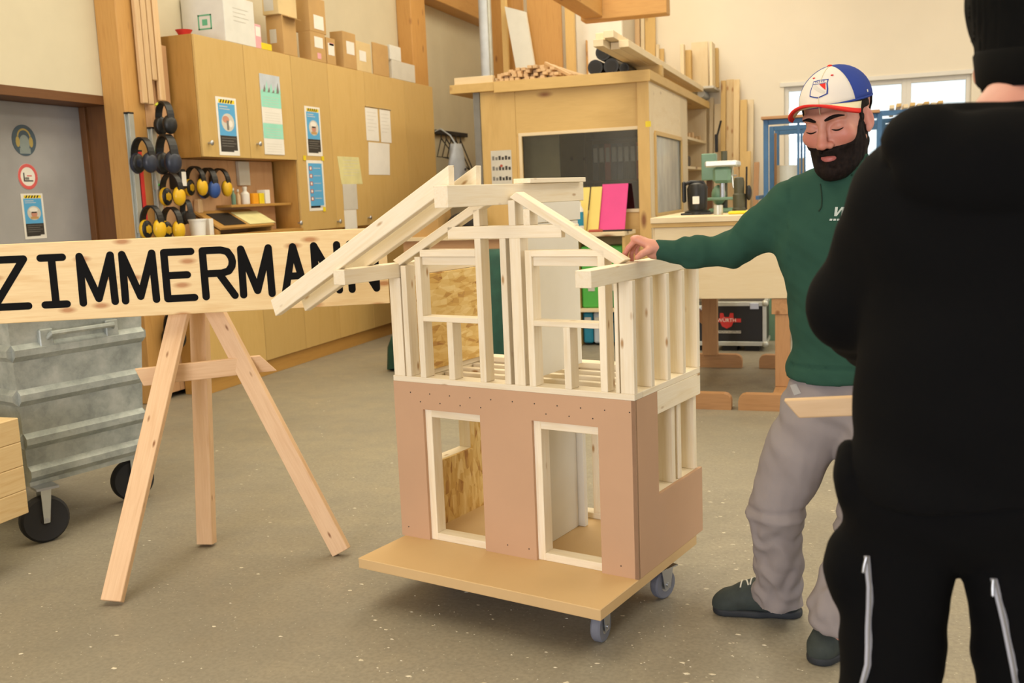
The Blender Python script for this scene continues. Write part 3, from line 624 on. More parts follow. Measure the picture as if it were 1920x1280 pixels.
for k, (p, w, h, mt, lb) in enumerate(((476, .05, .085, 'orange', 'orange box on the niche shelf beside the white bottle'), (487, .05, .085, 'yellow', 'yellow box on the niche shelf between orange and white boxes'), (498, .06, .11, 'white', 'white box at the cupboard end of the niche shelf'))):
    c = on_x(XP + .1, p, 370); tag(abox('small_box', (XP + .04, c.y - .03, zs), (XP + .12, c.y + .036, zs + h), M_[mt]), lb, 'box', 'boxes on the niche shelf')
c = on_x(XP + .03, 458, 325); tag(abox('wall_folder', (XP + .002, c.y - .07, zs + .15), (XP + .03, c.y + .08, ZU - .01), M_['greywhite']), 'grey white folder hanging above the niche bottles', 'folder')
d0, d1 = on_x(XC, 438, 440).y, on_x(XC, 556, 440).y
Md = Matrix(((0, 0, 1, 0), (1, 0, 0, 0), (0, 1, 0, 0), (0, 0, 0, 1)))
desk = thing('sloping_desk', (XC - .1, (d0 + d1) / 2, ZL + .03), 'sloping wooden desk lid on the worktop with dark tray', 'desk')
for y in (d0 - .2, d1 - .4):
    MB().prism([(XP + .01, ZL + .031), (XC + .01, ZL + .031), (XC + .01, ZL + .06), (XP + .01, ZL + .17)], Matrix(((1, 0, 0, 0), (0, 0, 1, y), (0, 1, 0, 0), (0, 0, 0, 1))), 0, .02).build('desk_cheek', M_['cab_side'], desk)
beam('desk_lid', (XP + .135, d0 - .2, ZL + .135), (XP + .135, d1 - .38, ZL + .135), .26, .018, M_['cab_side'], desk, up=(.5, 0, .87))
ml = fr(V(XP + .139, d0 - .12, ZL + .1435), (0, 1, 0), None, (.5, 0, .87)); MB().box((0, -.1, 0), (.28, .08, .004), ml).build('dark_tray', M_['black'], desk)
tag(MB().box((.32, -.11, .001), (.68, .08, .006), ml).build('note_pad', M_['yellowpaper'], None, ml), 'pale yellow papers lying on the sloping desk', 'paper')
c = on_x(XC - .04, 371, 430); m = MB(); m.lathe([(.05, 0), (.06, .11), (.064, .11), (.064, .122), (.05, .122)], Matrix.Translation((XC - .04, c.y, ZL + .031)), 20); tag(m.build('white_tub', M_['white'], smooth=40), 'white plastic tub on the worktop end below ear muffs', 'tub')
c = on_x(XC - .03, 396, 430); o = abox('small_carton', (XC - .09, c.y - .03, ZL + .031), (XC - .02, c.y + .02, ZL + .15), M_['white']); tag(o, 'small white carton with red edge beside the tub', 'box')

# ------------------------------------------------------------------ coat hooks past the cupboards
c0, c1 = on_x(XW + .03, 815, 246), on_x(XW + .03, 874, 244)
rk = thing('coat_rail', (XW, c0.y, c0.z), 'dark coat rail with wire hangers past the last cupboard', 'coat rail')
abox('rail', (XW, c0.y, c0.z - .03), (XW + .05, c1.y, c0.z + .02), M_['dark'], rk)
for k in range(5):
    y = c0.y + .12 + .16 * k; p = [V(XW + .06, y, c0.z - .02), V(XW + .06, y, c0.z - .08), V(XW + .19, y + .12, c0.z - .32 - .05 * k), V(XW + .0301, y - .08, c0.z - .3), V(XW + .06, y, c0.z - .08)]
    MB().tube(p, .008, 6).build('hanger', M_['dark'], rk)
bg = on_x(XW + .25, 848, 305)
m = MB(); rings = []
for j in range(8):
    t = j / 7; hw = .16 * (.75 + .5 * math.sin(t * 2.6)); hd = .07 * (.6 + .7 * math.sin(t * 2.8))
    rings.append([V(XW + .31 + hd * math.cos(a_), bg.y + hw * math.sin(a_) + .03 * math.sin(3 * a_ + j), bg.z + .22 - .5 * t) for a_ in np.linspace(0, 6.2832, 17)[:-1]])
vs = [p for r_ in rings for p in r_]; m.add(vs, [(j * 16 + i, j * 16 + (i + 1) % 16, (j + 1) * 16 + (i + 1) % 16, (j + 1) * 16 + i) for j in range(7) for i in range(16)] + [tuple(range(16))[::-1], tuple(range(112, 128))])
bag = tag(m.build('hanging_bag', M_['lightblue'], smooth=80), 'pale grey blue bag hanging from the coat rail', 'bag'); rect('bag_print', fx(bg.y - .04, bg.z - .1, XW + .395), 0, 0, .12, .03, M_['darkblue'], bag)

MB().tube([V(XW + .045, bg.y, c0.z - .005), V(XW + .12, bg.y, c0.z + .022), V(XW + .24, bg.y, (c0.z + bg.z + .2) / 2 + .03), V(XW + .31, bg.y, bg.z + .21)], .008, 8).build('bag_strap', M_['lightblue'], bag)
# ------------------------------------------------------------------ office booth
def bpx(name, y, a, b, depth, mat, parent=None, bev=.002, z0=None, z1=None):
    """box whose front face lies on plane y between two pixels"""
    p, q = on_y(y, *a), on_y(y, *b); zz0 = q.z if z0 is None else z0; zz1 = p.z if z1 is None else z1
    return abox(name, (p.x, y, zz0), (q.x, y + depth, zz1), mat, parent, bev=bev)
YF = 9.0; M_['greyolive'] = plain('grey_screen', '#8f8a72', .7)
bx0, bx1 = on_y(YF, 905, 300).x, on_y(YF, 1214, 200).x; by1 = 12.8; zr0 = on_y(YF, 1100, 158).z; zr1 = on_y(YF, 1100, 141).z
wL, wR = on_y(YF, 980, 300).x, on_y(YF, 1197, 300).x; wT, wB = on_y(YF, 1090, 249).z, on_y(YF, 1195, 391).z
ybs = on_x(bx1, 1287, 200).y
bo = thing('office_booth', ((bx0 + bx1) / 2, YF, 0), 'plywood office booth with dark windows and a flat roof', 'booth')
pxm = on_y(YF, 966, 200).x
abox('front_panel', (bx0, YF, 0), (pxm - .002, YF + .03, zr0), M_['ply'], bo)
abox('front_panel', (pxm, YF, wT), (bx1 - .001, YF + .03, zr0), M_['ply'], bo)
abox('front_panel', (pxm, YF, 0), (bx1 - .001, YF + .03, wB), M_['ply'], bo)
abox('front_panel', (wR, YF, wB), (bx1 - .001, YF + .03, wT), M_['ply'], bo)
abox('front_panel', (pxm, YF, wB), (wL, YF + .03, wT), M_['ply'], bo)
for a, b, c, d in ((wL - .03, wL, wB, wT), (wR, wR + .03, wB, wT)): abox('window_frame', (a, YF - .012, c), (b, YF, d), M_['ply_pale'], bo)
for c, d in ((wT, wT + .03), (wB - .03, wB)): abox('window_frame', (wL - .03, YF - .012, c), (wR + .03, YF, d), M_['ply_pale'], bo)
MB().box((wL, YF + .012, wB), (wR, YF + .018, wT)).build('pane', M_['glass_dim'], bo)
abox('corner_post', (bx1 - .09, YF - .02, 0), (bx1 + .015, YF, zr0), M_['ply'], bo)
# side wall with its window
s0 = on_x(bx1, 1228, 300).y; s1 = on_x(bx1, 1277, 300).y; sT = on_x(bx1, 1228, 249).z; sB = on_x(bx1, 1230, 404).z
abox('side_panel', (bx1 - .03, YF + .002, 0), (bx1, s0, zr0), M_['ply_pale'], bo)
abox('side_panel', (bx1 - .03, s0, sT), (bx1, s1, zr0), M_['ply_pale'], bo)
abox('side_panel', (bx1 - .03, s0, 0), (bx1, s1, sB), M_['ply_pale'], bo)
abox('side_panel', (bx1 - .03, s1, 0), (bx1, ybs, zr0), M_['ply_pale'], bo)
for y in (s0, s1): abox('window_frame', (bx1, y - .03, sB), (bx1 + .015, y + .03, sT), M_['ply'], bo)
for z in (sB, sT): abox('window_frame', (bx1, s0, z - .02), (bx1 + .015, s1, z + .02), M_['ply'], bo)
MB().box((bx1 - .02, s0, sB), (bx1 - .014, s1, sT)).build('pane', M_['glass_refl'], bo)
abox('side_panel', (bx0, YF + .03, 0), (bx0 + .03, by1, zr0), M_['ply'], bo)
abox('back_panel', (bx0 + .03, by1 - .03, 0), (bx1 - .4, by1, zr0), M_['ply'], bo)
abox('inner_partition', (bx1 - .45, ybs, 0), (bx1 - .42, by1 - .03, zr0), M_['ply'], bo)
abox('roof_slab', (on_y(YF, 847, 160).x, YF - .06, zr0), (bx1 + .04, by1, zr1), M_['ply'], bo)
abox('fascia', (on_y(YF, 930, 150).x, YF - .075, zr0 - .02), (bx1 + .04, YF - .06, zr1), M_['ply'], bo)
# office shelves and binders seen through the glass
sh = thing('office_bookshelf', ((bx0 + bx1) / 2, 10.6, 0), 'dark shelf of ring binders inside the booth', 'shelf')
zsb = on_y(10.62, 1130, 338).z; zst = on_y(10.62, 1130, 270).z
for z in (zsb - .42, zsb, zst + .08): abox('shelf_board', (bx0 + .6, 10.6, z - .025), (bx1 - .3, 10.9, z), M_['brownbox'], sh)
for x in (bx0 + .58, bx1 - .3): abox('upright', (x, 10.6, 0), (x + .02, 10.9, 2.1), M_['brownbox'], sh)
abox('shelf_back', (bx0 + .6, 10.9, 0), (bx1 - .3, 10.92, 2.1), M_['brownbox'], sh)
for k in range(9):
    x = bx0 + .66 + .068 * k; b_ = abox('ring_binder', (x, 10.62, zsb + .001), (x + .064, 10.88, zst), M_[('darkblue', 'dark', 'printred', 'darkblue', 'darkblue', 'dark', 'dark', 'printred', 'dark')[k]])
    tag(b_, ['navy ring binder at the end of the office shelf', 'dark ring binder in the office shelf row', 'rust red ring binder among navy ones', 'navy ring binder beside a rust red one', 'navy ring binder in the middle of the office shelf', 'dark ring binder past the navy ones', 'dark ring binder in the office shelf row', 'rust red ring binder among dark ones', 'dark ring binder in the office shelf row'][k], 'binder', 'ring binders in the booth')
    abox('spine_label', (x + .012, 10.618, zsb + (zst - zsb) * .5), (x + .056, 10.62, zst - .04), M_['greywhite'], b_, bev=0)
abox('inner_screen', (wL - .1, YF + .35, wB - .2), (on_y(YF + .35, 1050, 300).x, YF + .37, wT + .1), M_['greyolive'], bo)
# notice board on the booth
a, b = on_y(YF - .004, 920, 283), on_y(YF - .004, 961, 345)
Mn = Matrix(((1, 0, 0, a.x), (0, 0, -1, YF - .004), (0, 1, 0, b.z), (0, 0, 0, 1))); w, h = b.x - a.x, a.z - b.z
nb_ = sheet('notice_sheet', Mn, w, h, M_['greywhite'], 'grey notice sheet with dark printed rows on the booth', 'notice')
for r in range(3):
    for k in range(6):
        rect('printed_block', Mn, w * (.06 + .155 * k), h * (.72 - .3 * r), w * (.17 + .155 * k), h * (.84 - .3 * r - .03 * (k % 2)), M_['textgrey' if k < 2 else 'printdark'], nb_)
disc('red_mark', Mn, w * .5, h * .55, w * .07, h * .04, M_['printred'], nb_, .002)
c = on_y(YF - .025, 1210, 238); tag(sheet('tape_strip', Matrix(((1, 0, 0, c.x), (0, 0, -1, YF - .0205), (0, 1, 0, c.z), (0, 0, 0, 1))), .05, .05, M_['yellow']), 'yellow tape on the corner of the booth', 'tape')
# ------------------------------------------------------------------ things on the booth roof
R0 = zr1
lath_lab = 'rough sawn lath in the pile on the booth roof'
xa, xb_ = on_y(YF, 927, 140).x, on_y(YF, 1042, 140).x
for k in range(46):
    row = k % 4; col = k // 4; n = 12; x = xa + (xb_ - xa) * (col + .5 * (row % 2)) / n; z = R0 + .001 + row * .034 * (1 if 2 < col < 10 else .8)
    if row == 3 and (col < 2 or col in (5, 9)): continue
    y0 = YF - .02 + random.uniform(0, .15)
    o = abox('roof_lath', (x, y0, z), (x + .042, y0 + 2.2, z + .028), M_['tan'], bev=.002)
    tag(o, lath_lab, 'lath', 'laths piled on the booth roof')
for k in range(4):
    p = on_y(YF + .2, 1020 + 9 * k, 118 + 3 * k); q = on_y(YF + .1, 1060 + 6 * k, 139)
    tag(beam('roof_lath', (p.x, YF + .25 + .06 * k, R0 + .17 - .02 * k), (q.x + .05, YF + .1 + .06 * k, R0 + .022), .035, .025, M_['tan']), 'loose lath slanting off the pile on the booth roof', 'lath', 'slanting laths on the booth roof')
for k, (x0, x1_) in enumerate(((853, 925), (864, 926), (858, 920))):
    a, b = on_y(YF + .02, x0, 150), on_y(YF + .02, x1_, 150)
    tag(abox('slat_offcut', (a.x, YF + .0 + .1 * k, R0 + .002), (b.x, YF + .07 + .1 * k, R0 + .05 + .02 * (k == 0)), M_['ply_pale']), ['pale slat at the very edge of the booth roof', 'pale slat second from the booth roof edge', 'pale slat third from the booth roof edge'][k], 'slat', 'slats on the booth roof overhang')
# leaning foam sheet, tall frame and panels behind
def poly_sheet(name, pts, y, t, mat, label, cat):
    P = [on_y(y, *p) for p in pts]; P[2].z = P[3].z = zr1 + .001; M = Matrix(((1, 0, 0, P[0].x), (0, 0, -1, y), (0, 1, 0, P[0].z), (0, 0, 0, 1)))
    return tag(MB().prism([(p.x - P[0].x, p.z - P[0].z) for p in P], M, -t, 0).build(name, mat, None, M), label, cat)
poly_sheet('foam_sheet', [(946, 12), (985, 22), (1012, 152), (978, 156)], YF + 2.3, .05, M_['foam'], 'white foam sheet leaning on the booth roof', 'foam sheet')
o = bpx('tall_plank', YF + 2.5, (985, -60), (1056, 141), .03, M_['post'], z0=R0 + .001); tag(o, 'broad brown board standing on the booth roof', 'board')
o = bpx('tall_plank', YF + 2.45, (1056, -60), (1078, 141), .08, M_['ply'], z0=R0 + .001); tag(o, 'narrow squared timber standing beside the broad brown board', 'timber')
o = bpx('tall_plank', YF + 2.42, (936, -60), (954, 141), .05, M_['ply'], z0=R0 + .001); tag(o, 'narrow pale timber standing behind the foam sheet', 'timber')
o = bpx('tall_plank', YF + 2.7, (905, -60), (985, 141), .03, M_['post'], z0=R0 + .001); tag(o, 'dark brown board standing behind pipe and foam sheet', 'board')
S(bpx('wall_upper', YF + 3.2, (1075, -120), (1168, 145), .06, M_['gypsum'], z0=R0 + .001))
S(bpx('trim_2', YF + 3.15, (1098, 75), (1102, 145), .045, M_['post'], z0=R0 + .001))
for k, (px, py) in enumerate(((1117, 128), (1132, 112), (1147, 127), (1171, 124))):
    r = .07 if k < 3 else .045; c = on_y(YF + .1, px, py); zc = R0 + r + .001 if k != 1 else R0 + r * 2.8
    m = MB(); m.cyl((c.x, YF + .08, zc), (c.x, YF + (1.3 if k < 3 else .45), zc), r, n=20); o = m.build('black_tube', M_['black'], smooth=40)
    MB().cyl((c.x, YF + .075, zc), (c.x, YF + .081, zc), r * .72, n=20).build('tube_mouth', M_['rubber'], o)
    tag(o, ['black tube on the booth roof, end of the row', 'black tube lying on top of two others', 'black tube between stacked tubes and planks', 'black tube tucked under the overhanging planks'][k], 'tube', 'black tubes on the booth roof')
# planks overhanging the roof
ends = on_x(-1.85, 1140, 78)
for k in range(5):
    col, row = k % 3, k // 3; x = -1.97 + .085 * col; z = on_x(-1.85, 1145, 88).z + row * .06
    o = abox('overhanging_plank', (x, ends.y + .08 * ((k * 3) % 4), z), (x + .08, 12.4, z + .055), M_['ply_pale']); tag(o, ['lower pale plank overhanging the booth, inner side', 'lower pale plank overhanging the booth, middle', 'lower pale plank overhanging the booth, outer side', 'upper pale plank overhanging the booth, inner side', 'upper pale plank overhanging the booth, middle'][k], 'plank', 'planks overhanging the booth')
zpl = on_x(-1.85, 1145, 88).z
if zpl - R0 > .01: tag(abox('support_block', (-1.99, 9.5, R0), (-1.7, 9.6, zpl), M_['ply']), 'timber block under the overhanging planks', 'block')
a, b = on_y(10.2, 1092, 2), on_y(10.2, 1250, 24)
tag(abox('glulam_beam', (on_y(10.2, 1088, 5).x, 10.2, b.z), (b.x, 10.4, b.z + .35), M_['post'], bev=.006), 'orange glulam beam high above the booth', 'beam')
tag(abox('glulam_beam', (on_y(9.4, 1092, 5).x - .2, 8.6, b.z + .02), (on_y(9.4, 1092, 5).x, 10.19, b.z + .35), M_['post'], bev=.006), 'short orange glulam beam meeting the one above the booth', 'beam')
# service pipes
for k, (px, r, mt) in enumerate(((908, .05, 'lightblue'), (918, .035, 'alu'), (893, .03, 'brown'))):
    c = on_y(YF + 2.0 + .3 * k, px, 80); m = MB(); z0 = 0 if k == 2 else R0 + .001
    if k == 2: c = on_y(YF - .05, 896, 300); m.box((bx0 - .062, YF - .02, 0), (bx0 - .002, YF + .04, zr0 - .001)); o = m.build('conduit', M_['textgrey'])
    else: m.cyl((c.x, YF + 2 + .3 * k, z0), (c.x, YF + 2 + .3 * k, ZC), r, n=16); o = m.build('vertical_pipe', M_[mt], smooth=40)
    tag(o, ['pale blue vertical pipe above the booth roof', 'thin aluminium vertical pipe beside the pale blue one', 'grey conduit strip along the booth edge'][k], 'pipe')

# ------------------------------------------------------------------ counter in front of the booth
YK = 8.45; zk = on_y(YK, 1110, 436).z
kx0, kx1 = on_y(YK, 742, 450).x, on_y(YF - .08, 1192, 430).x
ct = thing('counter', ((kx0 + kx1) / 2, YK, 0), 'pale wooden counter in front of the booth', 'counter')
abox('counter_top', (kx0, YK, zk - .035), (kx1, YF - .08, zk), M_['ply_pale'], ct)
xp_ = on_y(YK, 1078, 500).x
abox('counter_front', (kx0 + .05, YK + .05, 0), (xp_, YK + .07, zk - .036), M_['pegwood'], ct)
for x in (xp_, kx1 - .03): abox('counter_side', (x, YK + .03, 0), (x + .025, YF - .1, zk - .036), M_['ply'], ct)
zsh = on_y(YK + .06, 1120, 578).z
abox('counter_shelf', (xp_ + .025, YK + .03, zsh - .03), (kx1 - .03, YF - .1, zsh), M_['ply_pale'], ct)
abox('counter_back', (xp_, YF - .1, 0), (kx1, YF - .085, zk - .036), M_['ply'], ct)
def tool_case(label, y, x0, x1, z0, h, mat):
    c = thing('tool_case', ((x0 + x1) / 2, y, z0), label, 'case', 'stackable tool cases')
    abox('case_body', (x0, y, z0), (x1, y + .3, z0 + h * .68), M_[mat], c, bev=.012); abox('case_lid', (x0, y, z0 + h * .7), (x1, y + .3, z0 + h), M_[mat], c, bev=.012)
    abox('latch', ((x0 + x1) / 2 - .03, y - .008, z0 + h * .5), ((x0 + x1) / 2 + .03, y, z0 + h * .85), M_['greywhite'], c); abox('foot', (x0 + .03, y + .02, z0 - .0), (x1 - .03, y + .28, z0 + .01), M_['black'], c)
gx0 = xp_ + .035; gx1 = kx1 - .04; gm = (gx0 + gx1) / 2
tool_case('bright green tool case resting directly on the counter shelf', YK + .08, gx0, gm - .01, zsh + .001, .3, 'greencase'); tool_case('bright green tool case stacked on another bright green one', YK + .08, gx0, gm - .01, zsh + .303, .24, 'greencase'); tool_case('bright green tool case stacked on the dull green one', YK + .1, gm + .01, gx1, zsh + .303, .24, 'greencase')
M_['dullgreen'] = plain('dull_green_case', '#5d9560', .45)
tool_case('dull green tool case beside the bright green one', YK + .1, gm + .01, gx1, zsh + .001, .3, 'dullgreen')
for k in range(4):
    w = (gx1 - gx0) / 4
    tool_case(['teal tool case with grey latch under the counter shelf', 'grey tool case between teal ones', 'teal tool case third under the counter shelf', 'teal tool case at the counter side panel'][k], YK + .08, gx0 + w * k + .004, gx0 + w * (k + 1) - .004, .02, min(.42, zsh - .06), ('teal', 'lightblue', 'teal', 'teal')[k])
def lean_board(name, px, y, mat, label):
    a, b = on_y(y, *px[0]), on_y(y, *px[1]); tag(beam(name, ((a.x + b.x) / 2, y - .16, zk + .003), ((a.x + b.x) / 2, y + .04, a.z), b.x - a.x, .012, mat, up=(0, -1, .2), bev=.001), label, 'board')
lean_board('coloured_board', ((1128, 346), (1178, 412)), YF - .1, M_['magenta'], 'magenta board leaning on the booth window')
lean_board('coloured_board', ((1107, 351), (1129, 412)), YF - .14, M_['yellowcard'], 'yellow board leaning beside the magenta board')
lean_board('coloured_board', ((1088, 352), (1106, 412)), YF - .2, M_['yellowcard'], 'yellow board leaning second from the magenta board')
c = on_y(YK + .12, 1150, 416); m = MB(); m.box((c.x - .16, YK + .1, zk), (c.x + .16, YK + .16, zk + .015), None, .004); tag(m.build('metal_ruler', M_['dark']), 'dark flat tool lying before the coloured boards', 'tool')
c = on_y(YK + .1, 1118, 416); m = MB(); m.cyl((c.x - .06, YK + .06, zk + .013), (c.x + .06, YK + .08, zk + .013), .012, n=10); tag(m.build('marker_pen', M_['printred'], smooth=40), 'red marker lying on the counter', 'pen')
c = on_y(YK + .09, 1090, 400); m = MB(); m.lathe([(.035, 0), (.038, .005), (.038, .2), (.018, .24), (.018, .27)], Matrix.Translation((c.x - .02, YK + .09, zk)), 18); o = m.build('bottle', M_['white'], smooth=40); tag(o, 'white bottle with blue label standing on the counter', 'bottle')
MB().lathe([(.0385, .06), (.0387, .07), (.0387, .17), (.0385, .18)], Matrix.Translation((c.x - .02, YK + .09, zk)), 18).build('bottle_label', M_['teal'], o, smooth=40)
# cluttered end of the counter by the wall
a, b = on_y(YK + .1, 828, 440), on_y(YK + .1, 880, 390)
tag(abox('counter_carton', (a.x - .35, YK + .08, zk), (a.x - .02, YK + .4, zk + .27), M_['cardboard']), 'brown carton at the wall end of the counter', 'box')
m = MB(); m.ball(V((a.x + b.x) / 2 + .05, YK + .28, zk + .11), (.2, .13, .11), 16, 10); o = m.build('dark_pouch', M_['dark'], smooth=80); tag(o, 'dark tool pouch lying on the counter', 'pouch')
m = MB(); m.ball(V((a.x + b.x) / 2 + .16, YK + .07, zk + .04), (.13, .055, .04), 14, 8); tag(m.build('grey_cloth', M_['greywhite'], smooth=80), 'grey rag in front of the dark pouch', 'cloth')

# ------------------------------------------------------------------ tarpaulin-covered machine behind the model house
g0, g1 = on_z(0, 706, 712), on_z(0, 985, 700); gy = 6.9; tx0, tx1 = on_y(gy, 706, 700).x, on_y(gy, 960, 680).x
ztop = on_y(gy + .25, 915, 470).z; cx = (tx0 + tx1) / 2; m = MB(); n, R = 64, 12; vs = []
apx = on_y(gy + .3, 912, 480).x
for j in range(R + 1):
    t = j / R; z = ztop * (1 - t) ** 1.0 + .015 * t; z = ztop - (ztop - .015) * t ** 1.15
    w_ = .10 + ((tx1 - tx0) / 2 - .10) * min(1, t * 1.25) ** .8; ox = apx + (cx - apx) * min(1, t * 1.3)
    for i in range(n):
        a_ = 6.28319 * i / n; f = 1 + .07 * t * math.sin(9 * a_ + 1) + .05 * t * math.sin(14 * a_ + 2 * t)
        vs.append(V(ox + w_ * f * math.cos(a_), gy + .4 + (.12 + .3 * min(1, t * 1.4)) * f * math.sin(a_), z + .02 * t * math.sin(7 * a_) * (t > .9)))
m.add(vs, [(j * n + i, (j + 1) * n + i, (j + 1) * n + (i + 1) % n, j * n + (i + 1) % n) for j in range(R) for i in range(n)] + [tuple(range(n))])
tp = tag(m.build('tarpaulin', M_['tarp'], smooth=70), 'dark green frayed tarpaulin draped to the floor behind the model house', 'tarpaulin')

# ------------------------------------------------------------------ big bench element on trestles
YE = 6.3; ex0 = on_y(YE, 1221, 420).x; ex1 = .75
zt, zb = on_y(YE, 1330, 405).z, on_y(YE, 1330, 560).z
be = thing('timber_workbench', ((ex0 + ex1) / 2, YE, zb), 'long pale spruce bench element with deep apron carrying machines', 'workbench')
abox('bench_top', (ex0, YE - .03, zt - .035), (ex1, YE + 1.3, zt), M_['ply_pale'], be)
abox('apron_board', (ex0 + .02, YE, zb), (ex1 - .02, YE + .05, zt - .063), M_['ply_pale'], be)
abox('apron_strip', (ex0 + .0, YE - .012, zt - .062), (ex1, YE + .05, zt - .036), M_['ply'], be)
abox('apron_board', (ex0 + .02, YE + 1.22, zb), (ex1 - .02, YE + 1.27, zt - .036), M_['ply_pale'], be)
abox('end_board', (ex0, YE + .051, zb), (ex0 + .04, YE + 1.219, zt - .036), M_['ply_pale'], be)
def sled(parent, x0, x1, y, h=.1, mat='orange_wood'):
    r = .045; p = [(x0, 0), (x1, 0), (x1, h - r)] + [(x1 - r + r * math.cos(t), h - r + r * math.sin(t)) for t in (.5, 1.0)] + [(x1 - r, h), (x0 + r, h)] + [(x0 + r + r * math.cos(t), h - r + r * math.sin(t)) for t in (2.1, 2.6)] + [(x0, h - r)]
    M = Matrix(((1, 0, 0, 0), (0, 0, -1, y), (0, 1, 0, .0), (0, 0, 0, 1)))
    return MB().prism(p, M, -.07, 0).build('sled_foot', M_[mat], parent)
fl = on_y(6.06, 1371, 760).x; fr_ = on_y(6.06, 1384, 760).x; bl = on_y(7.56, 1392, 680).x; br_ = on_y(7.56, 1424, 680).x
def trestle(label, x0, x1, xb0, xb1, px_, pxb):
    t = thing('trestle', ((x0 + x1) / 2, 6.8, 0), label, 'trestle', 'trestles under the bench')
    sled(t, x0, x1, 6.06); sled(t, xb0, xb1, 7.52)
    abox('post', (px_, 6.32, .101), (px_ + .09, 6.38, zb - .1), M_['orange_wood'], t); abox('post', (pxb, 7.47, .101), (pxb + .11, 7.56, zb - .1), M_['orange_wood'], t)
    abox('top_rail', (px_ - .02, 6.31, zb - .1), (px_ + .11, 7.57, zb - .002), M_['orange_wood'], t)
    abox('ground_rail', (px_, 6.132, .02), (px_ + .09, 6.38, .1), M_['orange_wood'], t)
    beam('brace', (pxb + .05, 7.515, zb - .32), (pxb - .22, 7.515, zb - .09), .06, .07, M_['orange_wood'], t)
trestle('orange wood trestle whose post stands before the black case', fl - .62, fl, bl - .62, bl, fl - .5, on_y(7.5, 1317, 600).x)
trestle('orange wood trestle standing behind the man in green', fr_, fr_ + .62, br_, br_ + .62, on_y(6.35, 1454, 650).x, on_y(6.35, 1454, 650).x + .3)
# flight cases below
def flight(label, x0, x1, y, z0, z1, logo):
    c = thing('flight_case', ((x0 + x1) / 2, y, 0), label, 'case', 'flight cases under the bench')
    abox('case_panel', (x0 + .01, y + .006, z0 + .01), (x1 - .01, y + .4, z1 - .01), M_['black'], c)
    for a, b, e, f in ((x0, x1, z0, z0 + .035), (x0, x1, z1 - .035, z1), (x0, x0 + .03, z0 + .035, z1 - .035), (x1 - .03, x1, z0 + .035, z1 - .035)): abox('edge_profile', (a, y, e), (b, y + .03, f), M_['alu'], c)
    abox('edge_profile', (x1 - .03, y + .03, z0), (x1, y + .41, z0 + .03), M_['alu'], c); abox('edge_profile', (x1 - .03, y + .03, z1 - .03), (x1, y + .41, z1), M_['alu'], c)
    for x in (x0, x1):
        for z in (z0, z1): MB().ball(V(x - .01 * (1 if x == x1 else -1), y + .012, z + .015 * (1 if z == z0 else -1)), .028, 12, 8).build('corner_ball', M_['alu'], c, smooth=80)
    for x in (x0 + .12, x1 - .12): abox('case_foot', (x - .06, y + .02, 0), (x + .06, y + .38, z0), M_['rubber'], c)
    abox('butterfly_latch', (x1 - .13, y - .006, z1 - .06), (x1 - .06, y, z1 - .01), M_['steel'], c)
    if logo:
        M = Matrix(((1, 0, 0, x0 + (x1 - x0) * .24), (0, 0, -1, y + .004), (0, 1, 0, z0 + (z1 - z0) * .58), (0, 0, 0, 1))); r = .055
        MB().prism([(-r, r * 1.1), (-r * .5, r * 1.1), (-r * .33, r * .5), (r * .33, r * .5), (r * .5, r * 1.1), (r, r * 1.1), (r * 1.05, -.1 * r), (r * .7, -r * .9), (0, -r * 1.25), (-r * .7, -r * .9), (-r * 1.05, -.1 * r)], M, .0, .0015).build('red_emblem', M_['red'], c, M)
        rect('emblem_bar', M, -r * 2.1, -r * .28, r * 2.1, r * .28, M_['red'], c, .0016); text_mesh('case_lettering', 'WÜRTH', .042, M @ Matrix.Translation((0, 0, .0025)), M_['white'], c)
        rect('white_plate', M, -r * 2.1, -r * 1.95, r * 2.1, -r * 1.55, M_['greywhite'], c, .0016); text_mesh('case_lettering', 'DER MONTAGEPROFI', .024, M @ Matrix.Translation((0, -r * 1.75, .0025)), M_['printdark'], c)
YV = 8.3; a, b = on_y(YV, 1339, 566), on_y(YV, 1437, 652)
flight('black flight case with red emblem under the bench', a.x, b.x, YV, .045, a.z, True)
flight('second black flight case, hidden behind the trestle post', a.x - .6, a.x - .05, YV, .045, a.z - .03, False)
tag(bpx('green_cabinet', 8.9, (1436, 540), (1475, 640), .4, M_['darkgreen'], z0=0), 'green machine base beside the flight case', 'machine')

# ------------------------------------------------------------------ machines on the bench
ZM = zt + .001
def onb(px, y): return on_y(y, px, 395).x
x = onb(1308, 6.75); y = 6.75
vc = thing('bench_motor', (x, y, ZM), 'black bench motor with a white rating plate', 'machine')
MB().lathe([(.085, 0), (.085, .02), (.06, .03), (.064, .05), (.068, .17), (.055, .2), (.03, .21)], Matrix.Translation((x, y, ZM)), 24).build('motor_body', M_['black'], vc, smooth=35)
abox('rating_plate', (x - .022, y - .07, ZM + .07), (x + .022, y - .066, ZM + .12), M_['white'], vc)
abox('switch_arm', (x - .1, y - .02, ZM + .08), (x - .075, y + .02, ZM + .22), M_['black'], vc, bev=.008); MB().tube([V(x - .09, y, ZM + .2), V(x - .04, y - .01, ZM + .215), V(x + .04, y - .01, ZM + .21), V(x + .06, y, ZM + .17)], .012, 8).build('handle', M_['black'], vc, smooth=60)
abox('motor_foot', (x - .1, y - .08, ZM), (x + .1, y + .08, ZM + .012), M_['black'], vc)
x = onb(1357, 7.1); y = 7.1
dp = thing('pillar_drill', (x, y, ZM), 'green pillar drill with grey column on the bench', 'machine')
abox('drill_base', (x - .09, y - .12, ZM), (x + .09, y + .12, ZM + .03), M_['darkgreen'], dp, bev=.008); MB().cyl((x, y + .05, ZM + .03), (x, y + .05, ZM + .42), .022, n=16).build('column', M_['olive'], dp, smooth=40)
